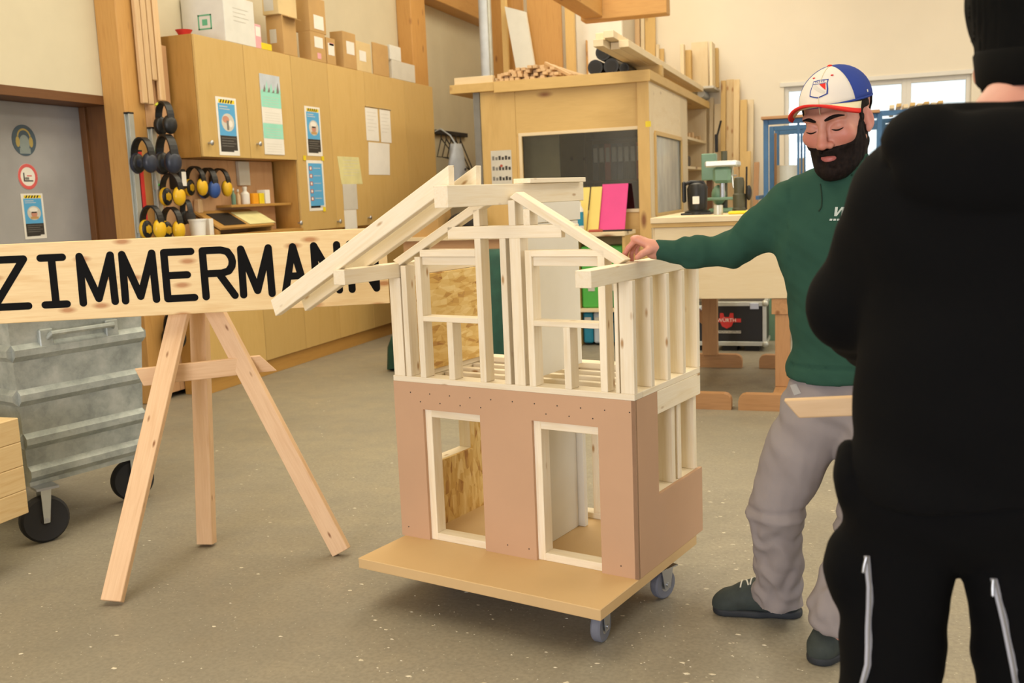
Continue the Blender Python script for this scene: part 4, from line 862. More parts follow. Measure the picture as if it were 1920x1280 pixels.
abox('drill_head', (x - .06, y - .12, ZM + .2), (x + .06, y + .1, ZM + .31), M_['darkgreen'], dp, bev=.02); MB().cyl((x, y - .07, ZM + .1), (x, y - .07, ZM + .2), .018, n=14).build('chuck', M_['steel'], dp, smooth=40)
abox('drill_table', (x - .1, y - .14, ZM + .085), (x + .1, y + .06, ZM + .105), M_['darkgreen'], dp, bev=.005); abox('belt_cover', (x - .11, y - .14, ZM + .31), (x + .11, y + .1, ZM + .35), M_['alu'], dp, bev=.01)
for k in range(3): t = 2.1 * k; MB().tube([V(x + .06, y - .05, ZM + .25), V(x + .08, y - .05 + .1 * math.cos(t), ZM + .25 + .1 * math.sin(t))], .006, 8).build('feed_lever', M_['steel'], dp)
MB().ball(V(x - .03, y - .03, ZM + .12), (.05, .05, .07), 14, 10).build('motor_housing', M_['darkgreen'], dp, smooth=60)
x = onb(1331, 7.3); y = 7.3
cb = thing('control_cabinet', (x, y, ZM), 'sage green control box on a thin stand behind the drill', 'control box'); z_ = on_y(y, 1330, 338).z; z2 = on_y(y, 1330, 288).z
abox('box_housing', (x - .05, y - .05, z_), (x + .05, y + .05, z2), M_['darkgreen'], cb, bev=.006); abox('stand', (x - .02, y - .02, ZM), (x + .02, y + .02, z_), M_['brownbox'], cb)
x = onb(1386, 6.8); y = 6.8
rt = thing('upright_router', (x, y, ZM), 'dark olive cylindrical router standing on the bench', 'machine')
MB().lathe([(.045, 0), (.045, .03), (.04, .035), (.042, .12), (.034, .13), (.036, .2), (.03, .23), (.012, .235)], Matrix.Translation((x, y, ZM)), 20).build('router_body', M_['olive'], rt, smooth=35); abox('router_foot', (x - .06, y - .05, ZM), (x + .06, y + .05, ZM + .01), M_['black'], rt)
MB().tube([V(x + .045, y, ZM + .02), V(x + .05, y, ZM + .3)], .006, 8).build('guide_rod', M_['dark'], rt); MB().ball(V(x + .065, y - .02, ZM + .13), (.02, .02, .05), 12, 8).build('grip', M_['black'], rt, smooth=60)
x = onb(1395, 6.6); tag(abox('yellow_tray', (x - .09, 6.5, ZM), (x + .09, 6.65, ZM + .018), M_['yellow'], bev=.005), 'flat yellow tray on the bench before the router', 'tray')
x = onb(1345, 6.5); tag(MB().cyl((x, 6.55, ZM), (x, 6.55, ZM + .06), .03, n=16).build('tape_roll', M_['alu'], smooth=40), 'small metal tin between motor and drill', 'tin')

# ------------------------------------------------------------------ open shelf at the far side of the booth
ss = thing('side_shelf', (bx1 - .2, 12, 0), 'pale open shelf beyond the booth side window', 'shelf')
for y in (ybs + .02, by1 - .04): abox('upright', (bx1 - .38, y, 0), (bx1 + .0, y + .03, zr0 - .001), M_['ply_pale'], ss)
for px_, py_ in ((1298, 258), (1298, 312), (1298, 365)):
    z = on_x(bx1, px_, py_).z; abox('shelf_board', (bx1 - .38, ybs + .05, z - .03), (bx1, by1 - .04, z), M_['ply_pale'], ss)
abox('shelf_back', (bx1 - .4, ybs + .05, 0), (bx1 - .381, by1 - .04, zr0 - .001), M_['ply'], ss)
z = on_x(bx1, 1298, 258).z
for k in range(5): tag(abox('wood_offcut', (bx1 - .2, ybs + .2 + .28 * k, z), (bx1 - .05, ybs + .3 + .28 * k, z + .04 + .02 * (k % 3)), M_['tan']), 'small wood offcut on the middle board of the open shelf', 'offcut', 'offcuts on the open shelf')
z = on_x(bx1, 1298, 312).z; tag(abox('black_box', (bx1 - .3, ybs + .1, z + .001), (bx1 - .05, ybs + .6, z + .13), M_['black'], bev=.02), 'black box on the lower board of the open shelf', 'box')

# ------------------------------------------------------------------ planks against the back wall
def back_plank(p0, p1, ytop, mat, label, y=YB - .06, lean=.08, name='leaning_plank', t=.04, bot=0.):
    a, b = on_y(y, p0, ytop), on_y(y, p1, ytop); xm = (a.x + b.x) / 2
    tag(beam(name, (xm, y - lean - .12, bot + .002), (xm, y, a.z), b.x - a.x, t, M_[mat], up=(0, -1, 0)), label, 'plank', 'planks against the back wall')
back_plank(1190, 1199, -20, 'tan', 'tall slim batten against the back wall behind the booth'); back_plank(1201, 1208, -20, 'ply_pale', 'tall pale slim batten against the back wall'); back_plank(1209, 1228, -20, 'ply', 'tall broad plank against the back wall behind the booth')
back_plank(1230, 1236, 84, 'ply_pale', 'shorter pale plank beside the tall broad plank', y=YB - .11); back_plank(1237, 1245, 92, 'ply', 'yellowish plank beside the shorter pale plank')
o = bpx('stored_plank', 12.6, (1275, 83), (1283, 163), .12, M_['ply_pale'], z0=on_y(12.6, 1300, 163).z); tag(o, 'pale upright board of the wall bracket shelf', 'board')
o = bpx('stored_plank', 12.75, (1284, 94), (1296, 163), .12, M_['ply'], z0=on_y(12.6, 1300, 163).z); tag(o, 'yellow board standing in the wall bracket shelf', 'board')
o = bpx('stored_plank', 12.9, (1296, 80), (1328, 163), .05, M_['ply_pale'], z0=on_y(12.6, 1300, 163).z); tag(o, 'broad pale panel standing in the wall bracket shelf', 'board')
o = bpx('stored_plank', 12.6, (1330, 78), (1336, 163), .28, M_['ply_pale'], z0=on_y(12.6, 1300, 163).z); tag(o, 'pale end board of the wall bracket shelf', 'board')
o = bpx('stored_plank', 12.9, (1339, 90), (1347, 163), .1, M_['ply'], z0=on_y(12.6, 1300, 163).z); tag(o, 'yellow batten past the wall bracket shelf', 'board')
zz = on_y(12.6, 1300, 163).z; wb = thing('bracket_shelf', (on_y(12.6, 1310, 165).x, 12.9, zz), 'grey bracket shelf holding upright boards on the back wall', 'shelf')
abox('shelf_plate', (on_y(12.6, 1280, 165).x, 12.58, zz - .03), (on_y(13.1, 1348, 165).x, YB, zz - .001), M_['greywhite'], wb); MB().cyl((on_y(12.6, 1312, 170).x, 12.7, zz - .075), (on_y(12.6, 1312, 170).x, YB, zz - .075), .045, n=16).build('bracket_arm', M_['lightblue'], wb, smooth=40)
for k, (p0, p1, yt, mt, lb) in enumerate(((1331, 1338, 184, 'ply_pale', 'narrow pale plank under the bracket shelf'), (1340, 1354, 196, 'ply_pale', 'pale board with black squeegee hung on it'), (1352, 1361, 152, 'ply', 'yellowish plank leaning, narrow, next to broad ones'), (1362, 1376, 150, 'sign', 'broad pine plank leaning second in the row'),
        (1376, 1387, 150, 'sign', 'broad pine plank leaning third in the row'), (1388, 1401, 188, 'ply', 'short knotty plank leaning in the row'), (1397, 1413, 188, 'ply_pale', 'pale plank leaning at the end of the row'))):
    back_plank(p0, p1, yt, mt, lb, y=YB - .08 - .05 * (k % 3), lean=.25)
c = on_y(12.7, 1345, 270); m = MB(); m.box((c.x - .03, 12.68, c.z - .1), (c.x + .01, 12.71, c.z + .12), None, .006); m.tube([V(c.x, 12.69, c.z + .1), V(c.x + .05, 12.69, c.z + .28)], .012, 8); tag(m.build('black_brush', M_['black']), 'black brush hanging on the pale board', 'brush')
back_plank(1388, 1408, 285, 'ply', 'offcut board leaning in front of the plank row', y=YB - .5, lean=.3)
back_plank(1414, 1424, 305, 'orange_wood', 'notched brown batten leaning next to the blue rack', y=YB - .7, lean=.5)
# ------------------------------------------------------------------ blue steel rack before the window
rkx = thing('steel_rack', (on_y(11.6, 1540, 300).x, 11.6, 0), 'blue steel rack of portal frames before the window', 'rack')
xr = on_y(11.0, 1648, 240).x
for k, (px_, py_, y) in enumerate(((1436, 225, 10.8), (1447, 237, 11.5), (1457, 245, 12.2))):
    xl = on_y(y, px_, py_).x; zt_ = on_y(y, px_, py_).z; xr_ = xr + .05 * k
    for x_ in (xl, xr_): abox('rack_post', (x_ - .025, y - .025, 0), (x_ + .025, y + .025, zt_), M_['blue_steel'], rkx, bev=.004)
    abox('rack_crossbar', (xl + .025, y - .025, zt_ - .05), (xr_ - .025, y + .025, zt_), M_['blue_steel'], rkx, bev=.004)
    xm_ = on_y(y, 1497 + 6 * k, 250).x; abox('rack_post', (xm_ - .012, y - .012, 0), (xm_ + .012, y + .012, zt_ - .05), M_['blue_steel'], rkx, bev=.002)
for z in (.5, 1.2):
    for x_ in (on_y(10.8, 1436, 225).x - .09, xr): abox('rack_rail', (x_ - .02, 10.83, z), (x_ + .02, 12.17, z + .04), M_['blue_steel'], rkx)
zt_ = on_y(10.8, 1436, 225).z
tag(abox('rack_board', (on_y(10.8, 1432, 220).x - .02, 10.7, zt_ + .001), (xr, 11.1, zt_ + .03), M_['orange_wood']), 'flat brown board lying on top of the blue rack', 'board')
for k in range(8):
    x_ = on_y(10.8, 1672 + 13 * k, 200).x; tag(beam('rack_offcut', (x_, 10.75, zt_ + .05 + .012 * (k % 2)), (x_ + .04, 12.2, zt_ + .05 + .03 * (k % 3)), .045, .035, M_['ply' if k % 2 else 'ply_pale']), 'pale stick end poking from the top of the blue rack', 'stick', 'sticks on the rack')
xq = on_y(10.8, 1790, 200).x
for y in (10.8, 12.2):
    abox('rack_top_rail', (xr, y - .02, zt_ - .03), (xq, y + .02, zt_ + .02), M_['blue_steel'], rkx); abox('rack_post', (xq, y - .025, 0), (xq + .05, y + .025, zt_ + .02), M_['blue_steel'], rkx)
for k, (p, yt, mt, lb) in enumerate(((1612, 300, 'ply', 'short pale board standing in the blue rack by the man'), (1500, 296, 'ply', 'narrow board standing in the blue rack'), (1460, 310, 'ply_pale', 'pale broad board standing at the edge of the blue rack'), (1449, 250, 'orange_wood', 'brown batten standing at the blue rack post'))):
    yk = 11.85 - .08 * k; a = on_y(yk, p, yt); tag(abox('rack_plank', (a.x - .035 - .05 * (k == 2), yk, .002), (a.x + .04 + .05 * (k == 2), yk + .04, a.z), M_[mt]), lb, 'plank', 'planks standing in the rack')
a = on_y(11.2, 1478, 310); m = MB(); m.cyl((a.x, 11.2, .002), (a.x, 11.2, a.z), .09, n=20); tag(m.build('white_roll', M_['foam'], smooth=40), 'white rolled sheet standing before the window', 'roll')
# potted plant beyond the window on the sill
a = on_y(YB - .02, 1490, 200)
# ------------------------------------------------------------------ model house on its rolling platform
H0 = V(-.6152, 2.883, 0); HTH = -.2459; HW = .9317
HF = Matrix.Translation(H0) @ Matrix.Rotation(HTH, 4, 'Z')
ho = thing('model_house', H0, 'half finished timber frame model house on a rolling platform', 'model house', rz=HTH)
P = M_['pine']
def hb(name, u0, u1, v0, v1, z0, z1, mat=P, bev=.0015, parent=ho): return abox(name, (u0, v0, z0), (u1, v1, z1), mat, parent, HF, bev)
hb('platform', -HW + .012, -.001, -.251, .46, .130, .1651, M_['mdf_yellow'], .002)
hb('platform_rail', -HW + .05, -.05, -.2, .42, .112, .1295, M_['cab_side'], .002)
def caster(u, v, ang):
    c = thing_part = bpy.data.objects.new('caster', None); link(c, HF @ Matrix.Translation((u, v, 0)), ho)
    A = HF @ Matrix.Translation((u, v, .05)) @ Matrix.Rotation(ang, 4, 'Z')
    # wheel axis is local x
    T = A @ Matrix.Rotation(math.pi / 2, 4, 'Y')
    MB().lathe([(.036, -.0155), (.046, -.0155), (.05, -.010), (.05, .010), (.046, .0155), (.036, .0155)], T, 28).build('tyre', M_['grey_rubber'], c, smooth=35)
    MB().lathe([(.01, -.017), (.034, -.0145), (.037, -.0150), (.037, .0150), (.034, .0145), (.01, .017)], T, 24).build('hub', M_['steel'], c, smooth=35)
    for s in (-1, 1): MB().prism([(-.014, -.014), (.014, -.014), (.03, .058), (-.03, .058)], A @ Matrix(((0, 0, 1, s * .021), (1, 0, 0, 0), (0, 1, 0, 0), (0, 0, 0, 1))), -.0015, .0015).build('fork', M_['steel'], c)
    MB().cyl(A @ V(-.026, 0, 0), A @ V(.026, 0, 0), .007, n=10).build('axle', M_['steel'], c, smooth=40)
    MB().box((-.032, -.042, .057), (.032, .042, .0615), A).build('mounting_plate', M_['steel'], c)
for u, v, a in ((-.075, -.115, .1), (-.045, .27, -.25), (-.80, .12, .15), (-.80, .36, .3)): caster(u, v, a)
ZT0, ZM1 = .1651, .7259
D = [(-.807, -.569), (-.367, -.127)]; zd = .634
m = MB()
for a, b in ((-HW, D[0][0]), (D[0][1], D[1][0]), (D[1][1], -.0)): m.box((a, 0, ZT0), (b, .012, zd))
m.box((-HW, 0, zd), (0, .012, ZM1)); m.v = [HF @ Vector(p) for p in m.v]
m.build('front_sheathing', M_['mdf'], ho, HF)
for k in range(22):
    u = -.9 + .042 * k; z = .69 if k % 2 else .2
    if any(a - .01 < u < b + .01 for a, b in D) and z < .6: z = .66
    MB().cyl(HF @ V(u, -.0006, z), HF @ V(u, .002, z), .0022, n=8).build('screw', M_['dark'], ho)
for a, b in D:
    hb('door_jamb', a - .012, a + .026, .0125, .062, ZT0, zd + .03); hb('door_jamb', b - .004, b + .03, .0125, .062, ZT0, zd + .03)
    hb('door_head', a + .026, b - .004, .0125, .062, zd - .028, zd + .03); hb('door_threshold', a + .026, b - .004, .0125, .062, ZT0, ZT0 + .026)
# lower side walls
MB().prism([(0, ZT0), (.514, ZT0), (.514, .393), (.1595, .393), (.1595, ZM1), (0, ZM1)], HF @ Matrix(((0, 0, 1, 0), (1, 0, 0, 0), (0, 1, 0, 0), (0, 0, 0, 1))), -.012, 0).build('side_sheathing', M_['mdf'], ho)
hb('lower_plate', -.072, -.0125, .063, .508, ZT0, ZT0 + .022); hb('window_sill', -.072, -.0125, .063, .508, .372, .3928)
for v in (.063, .295, .345, .475): hb('lower_stud', -.072, -.0125, v, v + .024, .3928 if v > .2 else ZT0 + .022, .652)
hb('ring_beam', -.06, -.0, .1602, .508, .652, .7255); hb('ring_beam', -.06, -.0125, .0125, .160, .652, .7255)
for v in (.10, .25, .40): hb('lower_stud', -.072, -.0125, v, v + .024, ZT0 + .022, .372)
# left wall, OSB inside
xs = -.876
for a, b, c, d in ((.02, .15, ZT0, .652), (.15, .365, ZT0, .405), (.365, .50, ZT0, .652)): pass
m = MB()
for a, b, c, d in ((.0625, .15, ZT0, .7), (.15, .365, ZT0, .405), (.365, .50, ZT0, .7), (.15, .365, .60, .7)): m.box((xs, a, c), (xs + .012, b, d))
m.v = [HF @ Vector(p) for p in m.v]; m.build('osb_sheet', M_['osb'], ho, HF @ Matrix.Rotation(math.pi / 2, 4, 'Y'))
for v in (.0625, .128, .368, .476): hb('lower_stud', -HW + .001, xs - .001, v, v + .024, ZT0, .652)
hb('window_sill', -HW + .001, xs - .001, .153, .367, .383, .405); hb('ring_beam', -HW + .001, xs - .001, .0125, .5, .652, .7255)
# middle partition downstairs and back frame
hb('partition', -.425, -.41, .063, .36, ZT0, .70, M_['gypsum']); hb('partition_post', -.43, -.385, .362, .385, ZT0, .70, M_['gypsum'])
hb('back_plate', -.872, -.075, .455, .505, ZT0, ZT0 + .022); hb('back_beam', -.872, -.075, .46, .505, .652, .7255); hb('front_beam', -.872, -.075, .0125, .06, .665, .7255)
for u in (-.40, -.56): hb('back_stud', u, u + .024, .455, .50, ZT0 + .022, .652)
for v in (.13, .22, .31, .40): hb('joist', -.872, -.0605, v, v + .025, .665, .7255)
# ---- upper storey
Z1, Z2 = ZM1, .746
hb('bottom_plate', -HW, -.0, .0, .058, Z1, Z2); hb('bottom_plate', -.056, -.0, .0585, .508, Z1, Z2); hb('bottom_plate', -HW, -.874, .0585, .508, Z1, Z2); hb('bottom_plate', -.873, -.0565, .45, .508, Z1, Z2)
FD = .05
def rz_right(u): return 1.366 - (u + .436) * .578      # underside line of the gable rafters
def rz_left(u): return 1.366 + (u + .446) * .495
ZK0, ZK1 = 1.216, 1.256
def stud(u0, u1, z1, z0=Z2, v0=0., v1=FD, name='stud'): return hb(name, u0, u1, v0, v1, z0, z1)
stud(-.925, -.878, 1.088, v1=.022); stud(-.872, -.850, 1.128)
stud(-.810, -.786, 1.158); stud(-.560, -.536, ZK0); stud(-.463, -.440, ZK0); stud(-.4255, -.385, ZK0); stud(-.370, -.346, 1.178); stud(-.114, -.090, 1.16); stud(-.062, -.050, 1.088); stud(-.0455, -.0, 1.088, v1=.022)
stud(-.560, -.536, 1.31, ZK1); stud(-.425, -.400, 1.335, ZK1); stud(-.37, -.346, 1.305, ZK1)
hb('window_head', -.786, -.560, .0, FD, 1.158, 1.182); hb('window_lintel', -.786, -.560, .012, .034, 1.130, 1.1575); hb('window_sill', -.786, -.560, .0, FD, .940, .958); hb('cripple_stud', -.688, -.664, .0, FD, Z2, .940)
hb('window_head', -.346, -.09, .0, FD, 1.158, 1.178); hb('window_lintel', -.346, -.114, .012, .034, 1.128, 1.1575); hb('window_sill', -.346, -.114, .0, FD, .940, .958); hb('cripple_stud', -.240, -.216, .0, FD, Z2, .940)
hb('collar_tie', -.665, -.235, .0, .026, ZK0, ZK1)
hb('collar_plate', -.57, -.2, .0265, FD, ZK0 + .018, ZK1)
def hbeam(name, a, b, w, h, **kw): return beam(name, HF @ Vector(a), HF @ Vector(b), w, h, P, ho, **kw)
ta = math.tan(math.radians(30)); hc = .028
hbeam('gable_rafter', (-.405, .022, 1.352), (-.036, .022, 1.140), .044, hc, cut0=.008, cut1=.008); hbeam('gable_rafter', (-.89, .022, 1.138), (-.483, .022, 1.352), .044, hc, cut0=-.008, cut1=-.008)
hb('ridge_beam', -.474, -.424, -.315, .495, 1.322, 1.386)
hb('ridge_board', -.465, -.40, .10, .47, 1.3865, 1.402)
hb('partition', -.44, -.42, .0505, .44, Z2, 1.2555, M_['gypsum']); hb('partition', -.44, -.415, .0505, .45, 1.257, 1.3215, M_['gypsum'])
hb('eave_beam', -.056, -.006, -.24, .508, 1.0885, 1.137); hb('eave_beam', -.925, -.877, -.275, .508, 1.0885, 1.137)
for k in range(1, 5): stud(-.056, -.0, 1.088, v0=.122 * k, v1=.122 * k + .022); stud(-.931, -.877, 1.088, v0=.122 * k, v1=.122 * k + .022)
hb('osb_sheet', -.8765, -.8645, .0585, .47, Z2, 1.088, M_['osb'])
al = math.radians(30.3); hr = .056; cu_ = hr / 2 * math.tan(al)
for v in (-.245, -.105): hbeam('rafter', (-1.225, v, 1.003), (-.458, v, 1.412), .03, hr, cut0=cu_ * .3, cut1=cu_)

# ------------------------------------------------------------------ sign on its easel
def on_plane(px, py, p, n):
    v = Vector(ray(px, py)); return Vector(CC) + v * ((Vector(p) - Vector(CC)).dot(n) / v.dot(n))
PL, PR = at_depth(0, 535, 3.67), at_depth(727, 500, 3.83)
sd = (PR - PL); sd.z = 0; sd.normalize(); sn = V(sd.y, -sd.x, 0)
SO = on_plane(-78, 540, PL, sn); SE = on_plane(727, 500, PL, sn); SL = (SE - SO).dot(sd); z0s, z1s = .957, 1.248
MS = Matrix(((sd.x, 0, sn.x, SO.x), (sd.y, 0, sn.y, SO.y), (0, 1, 0, z0s), (0, 0, 0, 1)))
sg = tag(MB().box((0, 0, -.027), (SL, z1s - z0s, 0), MS, .002).build('sign_board', M_['sign'], None, MS @ Matrix.Translation((SL / 2, 0, 0))), 'long knotty pine board lettered ZIMMERMANN on the easel', 'sign')
def sxy(px, py): q = MS.inverted() @ on_plane(px, py, PL, sn); return q.x, q.y
yt_ = (sxy(100, 483)[1] + sxy(420, 468)[1]) / 2; yb_ = (sxy(110, 573)[1] + sxy(400, 553)[1]) / 2; hl = yt_ - yb_
def letter(ch, pa, pb):
    mid = 520 if pa < 350 else 505; x0, x1 = sxy(pa, mid)[0] + .012, sxy(pb, mid)[0] - .012; w = x1 - x0; m = MB(); r = .0136
    G = {'Z': [[(0, 1), (1, 1), (0, 0), (1, 0)]], 'I': [[(0, 1), (1, 1)], [(.5, 1), (.5, 0)], [(0, 0), (1, 0)]], 'M': [[(0, 0), (.02, 1), (.5, .08), (.98, 1), (1, 0)]],
         'E': [[(1, 1), (0, 1), (0, 0), (1, 0)], [(0, .5), (.8, .5)]], 'R': [[(0, 0), (0, 1), (.62, 1), (.85, .96), (.97, .84), (1, .74), (.97, .64), (.85, .54), (.62, .5), (0, .5)], [(.5, .5), (1, 0)]],
         'A': [[(0, 0), (.5, 1), (1, 0)], [(.2, .36), (.8, .36)]], 'N': [[(0, 0), (0, 1), (1, 0), (1, 1)]]}[ch]
    k = 0
    for pl in G:
        for (ax, ay), (bx_, by_) in zip(pl, pl[1:]):
            p, q = V(x0 + ax * w, yb_ + ay * hl, 0), V(x0 + bx_ * w, yb_ + by_ * hl, 0); a_ = math.atan2(q.y - p.y, q.x - p.x)
            poly = [(q.x + r * math.cos(a_ + t), q.y + r * math.sin(a_ + t)) for t in np.linspace(-1.5708, 1.5708, 9)] + [(p.x + r * math.cos(a_ + t), p.y + r * math.sin(a_ + t)) for t in np.linspace(1.5708, 4.7124, 9)]
            m.prism(poly, MS, -.0005, .0006 + .00006 * k); k += 1
    m.build('letter', M_['black_paint'], sg, MS)
for ch, a, b in (('Z', -24, 54), ('I', 73, 127), ('M', 145, 218), ('M', 225, 296), ('E', 305, 368), ('R', 376, 443), ('M', 447, 513), ('A', 526, 577), ('N', 585, 640), ('N', 652, 710)): letter(ch, a, b)
ea = thing('easel', on_z(0, 400, 1060), 'three legged wooden easel standing on the concrete floor', 'easel')
def easel_leg(foot, top, w=.07, t=.03, face=None): return beam('leg', foot, top, w, t, M_['easel'], ea, up=face or sn)
fA, fB, fC = on_z(.002, 211, 1133), on_z(.002, 641, 1040), on_z(.002, 388, 1022)
easel_leg(fA + V(0, 0, .012), at_depth(356, 505, 3.93), .074, face=V(.25, -1, .1)); easel_leg(fB + V(0, 0, .012), at_depth(370, 520, 3.955), .074, face=V(.1, -1, .1)); easel_leg(fC + V(0, 0, .008), at_depth(371, 500, 4.0), .066, .045, face=V(.2, -1, 0))
beam('crossbar', at_depth(261, 707, 3.80), at_depth(503, 680, 3.97), .024, .068, M_['easel'], ea, cut0=-.012, cut1=-.03)
beam('sign_ledge', at_depth(300, 575, 3.80), at_depth(450, 563, 3.84), .03, .04, M_['easel'], ea)

# ------------------------------------------------------------------ galvanised wheeled bin and stacked boards
P1, P2 = on_z(.235, 55, 915), on_z(.235, 275, 855); bd = (P2 - P1); bd.z = 0; bl_ = bd.length; bd.normalize(); bn = V(bd.y, -bd.x, 0)
MG = Matrix(((bd.x, bn.x, 0, P1.x), (bd.y, bn.y, 0, P1.y), (0, 0, 1, 0), (0, 0, 0, 1)))   # x along the end face, -y into the bin
bi = thing('waste_container', MG @ V(bl_ / 2, -.5, 0), 'galvanised steel waste container on black wheels behind the easel', 'container')
zt_b, dp_ = .99, 1.05
def ring(z, g): return [(-g, g * 1.0, z), (bl_ + g, g, z), (bl_ + g, -dp_ - g, z), (-g, -dp_ - g, z)]
m = MB(); r0, r1, r2, r3 = ring(.235, -.01), ring(zt_b, .03), ring(zt_b, .015), ring(.245, -.025)
m.add([MG @ Vector(p) for p in r0 + r1 + r2 + r3], [(0, 1, 2, 3)[::-1]] + [(i, (i + 1) % 4, 4 + (i + 1) % 4, 4 + i) for i in range(4)] + [(4 + i, 4 + (i + 1) % 4, 8 + (i + 1) % 4, 8 + i) for i in range(4)] + [(8 + i, 8 + (i + 1) % 4, 12 + (i + 1) % 4, 12 + i) for i in range(4)] + [(12, 13, 14, 15)])
m.build('bin_shell', M_['galv'], bi, MG)
for z in (.29, .43, .615, .80):
    g = -.01 + .04 * (z - .235) / (zt_b - .235); mm = MB(); hh, dd = .022, .022
    for (a, b) in (((-g, g), (bl_ + g, g)), ((bl_ + g, g), (bl_ + g, -dp_ - g)), ((-g, g), (-g, -dp_ - g))):
        A, B = V(a[0], a[1], z), V(b[0], b[1], z); d_ = (B - A).normalized(); o_ = V(d_.y, -d_.x, 0) if a[1] == b[1] and False else None
        nrm = V(0, 1, 0) if a[1] == b[1] else (V(1, 0, 0) if a[0] > 0 else V(-1, 0, 0))
        vs = [MG @ (X + nrm * s + V(0, 0, k)) for X in (A, B) for s, k in ((0, -hh * 1.6), (dd, -hh * .6), (dd, hh * .6), (0, hh * 1.6))]
        mm.add(vs, [(0, 1, 5, 4), (1, 2, 6, 5), (2, 3, 7, 6), (0, 3, 2, 1), (4, 5, 6, 7), (0, 4, 7, 3)])
    mm.build('stiffening_rib', M_['galv'], bi, MG)
mm = MB()
for a, b in (((-.04, .05), (bl_ + .04, .02)), ((-.05, .03), (-.02, -dp_ - .03)), ((bl_ + .02, .03), (bl_ + .05, -dp_ - .03)), ((-.04, -dp_ - .02), (bl_ + .04, -dp_ - .05))): mm.box((a[0], a[1], zt_b - .03), (b[0], b[1], zt_b + .012), MG, .006)
mm.build('rim', M_['galv'], bi, MG)
hz = .865
MB().tube([MG @ V(bl_ * .22, .02, hz - .03), MG @ V(bl_ * .24, .055, hz), MG @ V(bl_ * .75, .055, hz), MG @ V(bl_ * .78, .02, hz - .02)], .011, 8).build('lift_handle', M_['galv'], bi)
for f in (.22, .76): MB().box((bl_ * f - .03, .012, hz - .06), (bl_ * f + .03, .04, hz + .02), MG, .004).build('handle_bracket', M_['galv'], bi)
def bin_wheel(pc, ang, r=.098):
    c = bpy.data.objects.new('wheel', None); link(c, Matrix.Translation((pc.x, pc.y, 0)), bi)
    A = Matrix.Translation((pc.x, pc.y, r)) @ Matrix.Rotation(ang, 4, 'Z'); T = A @ Matrix.Rotation(math.pi / 2, 4, 'Y')
    MB().lathe([(r * .62, -.022), (r * .9, -.024), (r, -.014), (r, .014), (r * .9, .024), (r * .62, .022)], T, 32).build('tyre', M_['rubber'], c, smooth=40)
    MB().lathe([(.02, -.026), (.03, -.012), (r * .63, -.010), (r * .63, .010), (.03, .012), (.02, .026)], T, 24).build('rim', M_['dark'], c, smooth=40)
    for s in (-1, 1): MB().prism([(-.012, -.012), (.012, -.012), (.03, .13), (-.012, .13)], A @ Matrix(((0, 0, 1, s * .032), (1, 0, 0, 0), (0, 1, 0, 0), (0, 0, 0, 1))), -.002, .002).build('fork', M_['alu'], c)
    MB().box((-.04, -.03, .128), (.04, .06, .138), A).build('mounting_plate', M_['steel'], c)
    MB().cyl(A @ V(-.036, 0, 0), A @ V(.036, 0, 0), .01, n=10).build('axle', M_['steel'], c, smooth=40)
wA, wB = on_z(0, 88, 1014), on_z(0, 252, 936); bin_wheel(wA, -.5); bin_wheel(wB, -.55)
for q in (wA, wB): bin_wheel(q + MG.to_3x3() @ V(0, -.75, 0), .3)
st_x = on_y(2.905, 48, 900).x
zz_ = [.205, .262, .322, .378, .50, .612]; zz_ = [on_x(st_x, 52, q).z for q in (962, 915, 880, 838)] + [on_x(st_x, 40, 781).z]
zz_ = [zz_[0] + (zz_[-1] - zz_[0]) * k / 4 for k in range(5)]
for k in range(4):
    tag(abox('stacked_beam', (st_x - .5, 2.25, zz_[k] + .0005), (st_x, 2.905, zz_[k + 1] - .0005), M_['board_stack'], bev=.003), ['knotty pine block lowest of the stack before the container', 'knotty pine block second of the stack before the container', 'knotty pine block third of the stack before the container', 'knotty pine block topmost of the stack before the container'][k], 'timber block', 'stacked pine blocks')
for y in (2.3, 2.5): tag(abox('support_block', (st_x - .48, y, 0), (st_x - .03, y + .1, zz_[0]), M_['brown']), 'brown support block carrying the stacked pine blocks', 'block', 'support blocks')

# ------------------------------------------------------------------ wood chips scattered on the floor
NOCHIP = [(q.x, q.y, r) for q, r in ((fA, .08), (fB, .08), (fC, .08), (on_z(0, 1375, 1158), .11), (on_z(0, 1460, 1160), .12), (on_z(0, 1560, 1215), .17), (on_z(0, 1130, 1203), .06), (on_z(0, 1250, 1130), .06))] + [(.03, 1.62, .24), (.27, 1.68, .24)]
m = MB()
for k in range(2200):
    x = random.uniform(-3.6, 1.6) if k % 2 else random.gauss(-.3, .8); y = random.uniform(1.3, 7.5) if k % 2 else random.uniform(1.5, 4.5); s = random.choice((.002, .003, .003, .004, .005, .007, .010)) * random.uniform(.6, 1.2); a_ = random.uniform(0, 6.28); n = 5
    pts = [(x + s * random.uniform(.5, 1.3) * math.cos(a_ + 6.283 * i / n), y + s * random.uniform(.3, .8) * math.sin(a_ + 6.283 * i / n)) for i in range(n)]
    if any((x - u) ** 2 + (y - v) ** 2 < r * r for u, v, r in NOCHIP) or 6.03 < y < 6.16 or 7.48 < y < 7.62: continue
    vs = [(p[0], p[1], .0004) for p in pts] + [(x, y, random.uniform(.001, .003))]; m.add(vs, [(i, (i + 1) % n, n) for i in range(n)])
M_['chip'] = plain('wood_chip', '#d6cdb6', .8)
ch = m.build('wood_chips', M_['chip'], None, Matrix.Identity(4)); tag(ch, 'pale wood chips scattered over the concrete floor', 'wood chips', None, 'stuff')
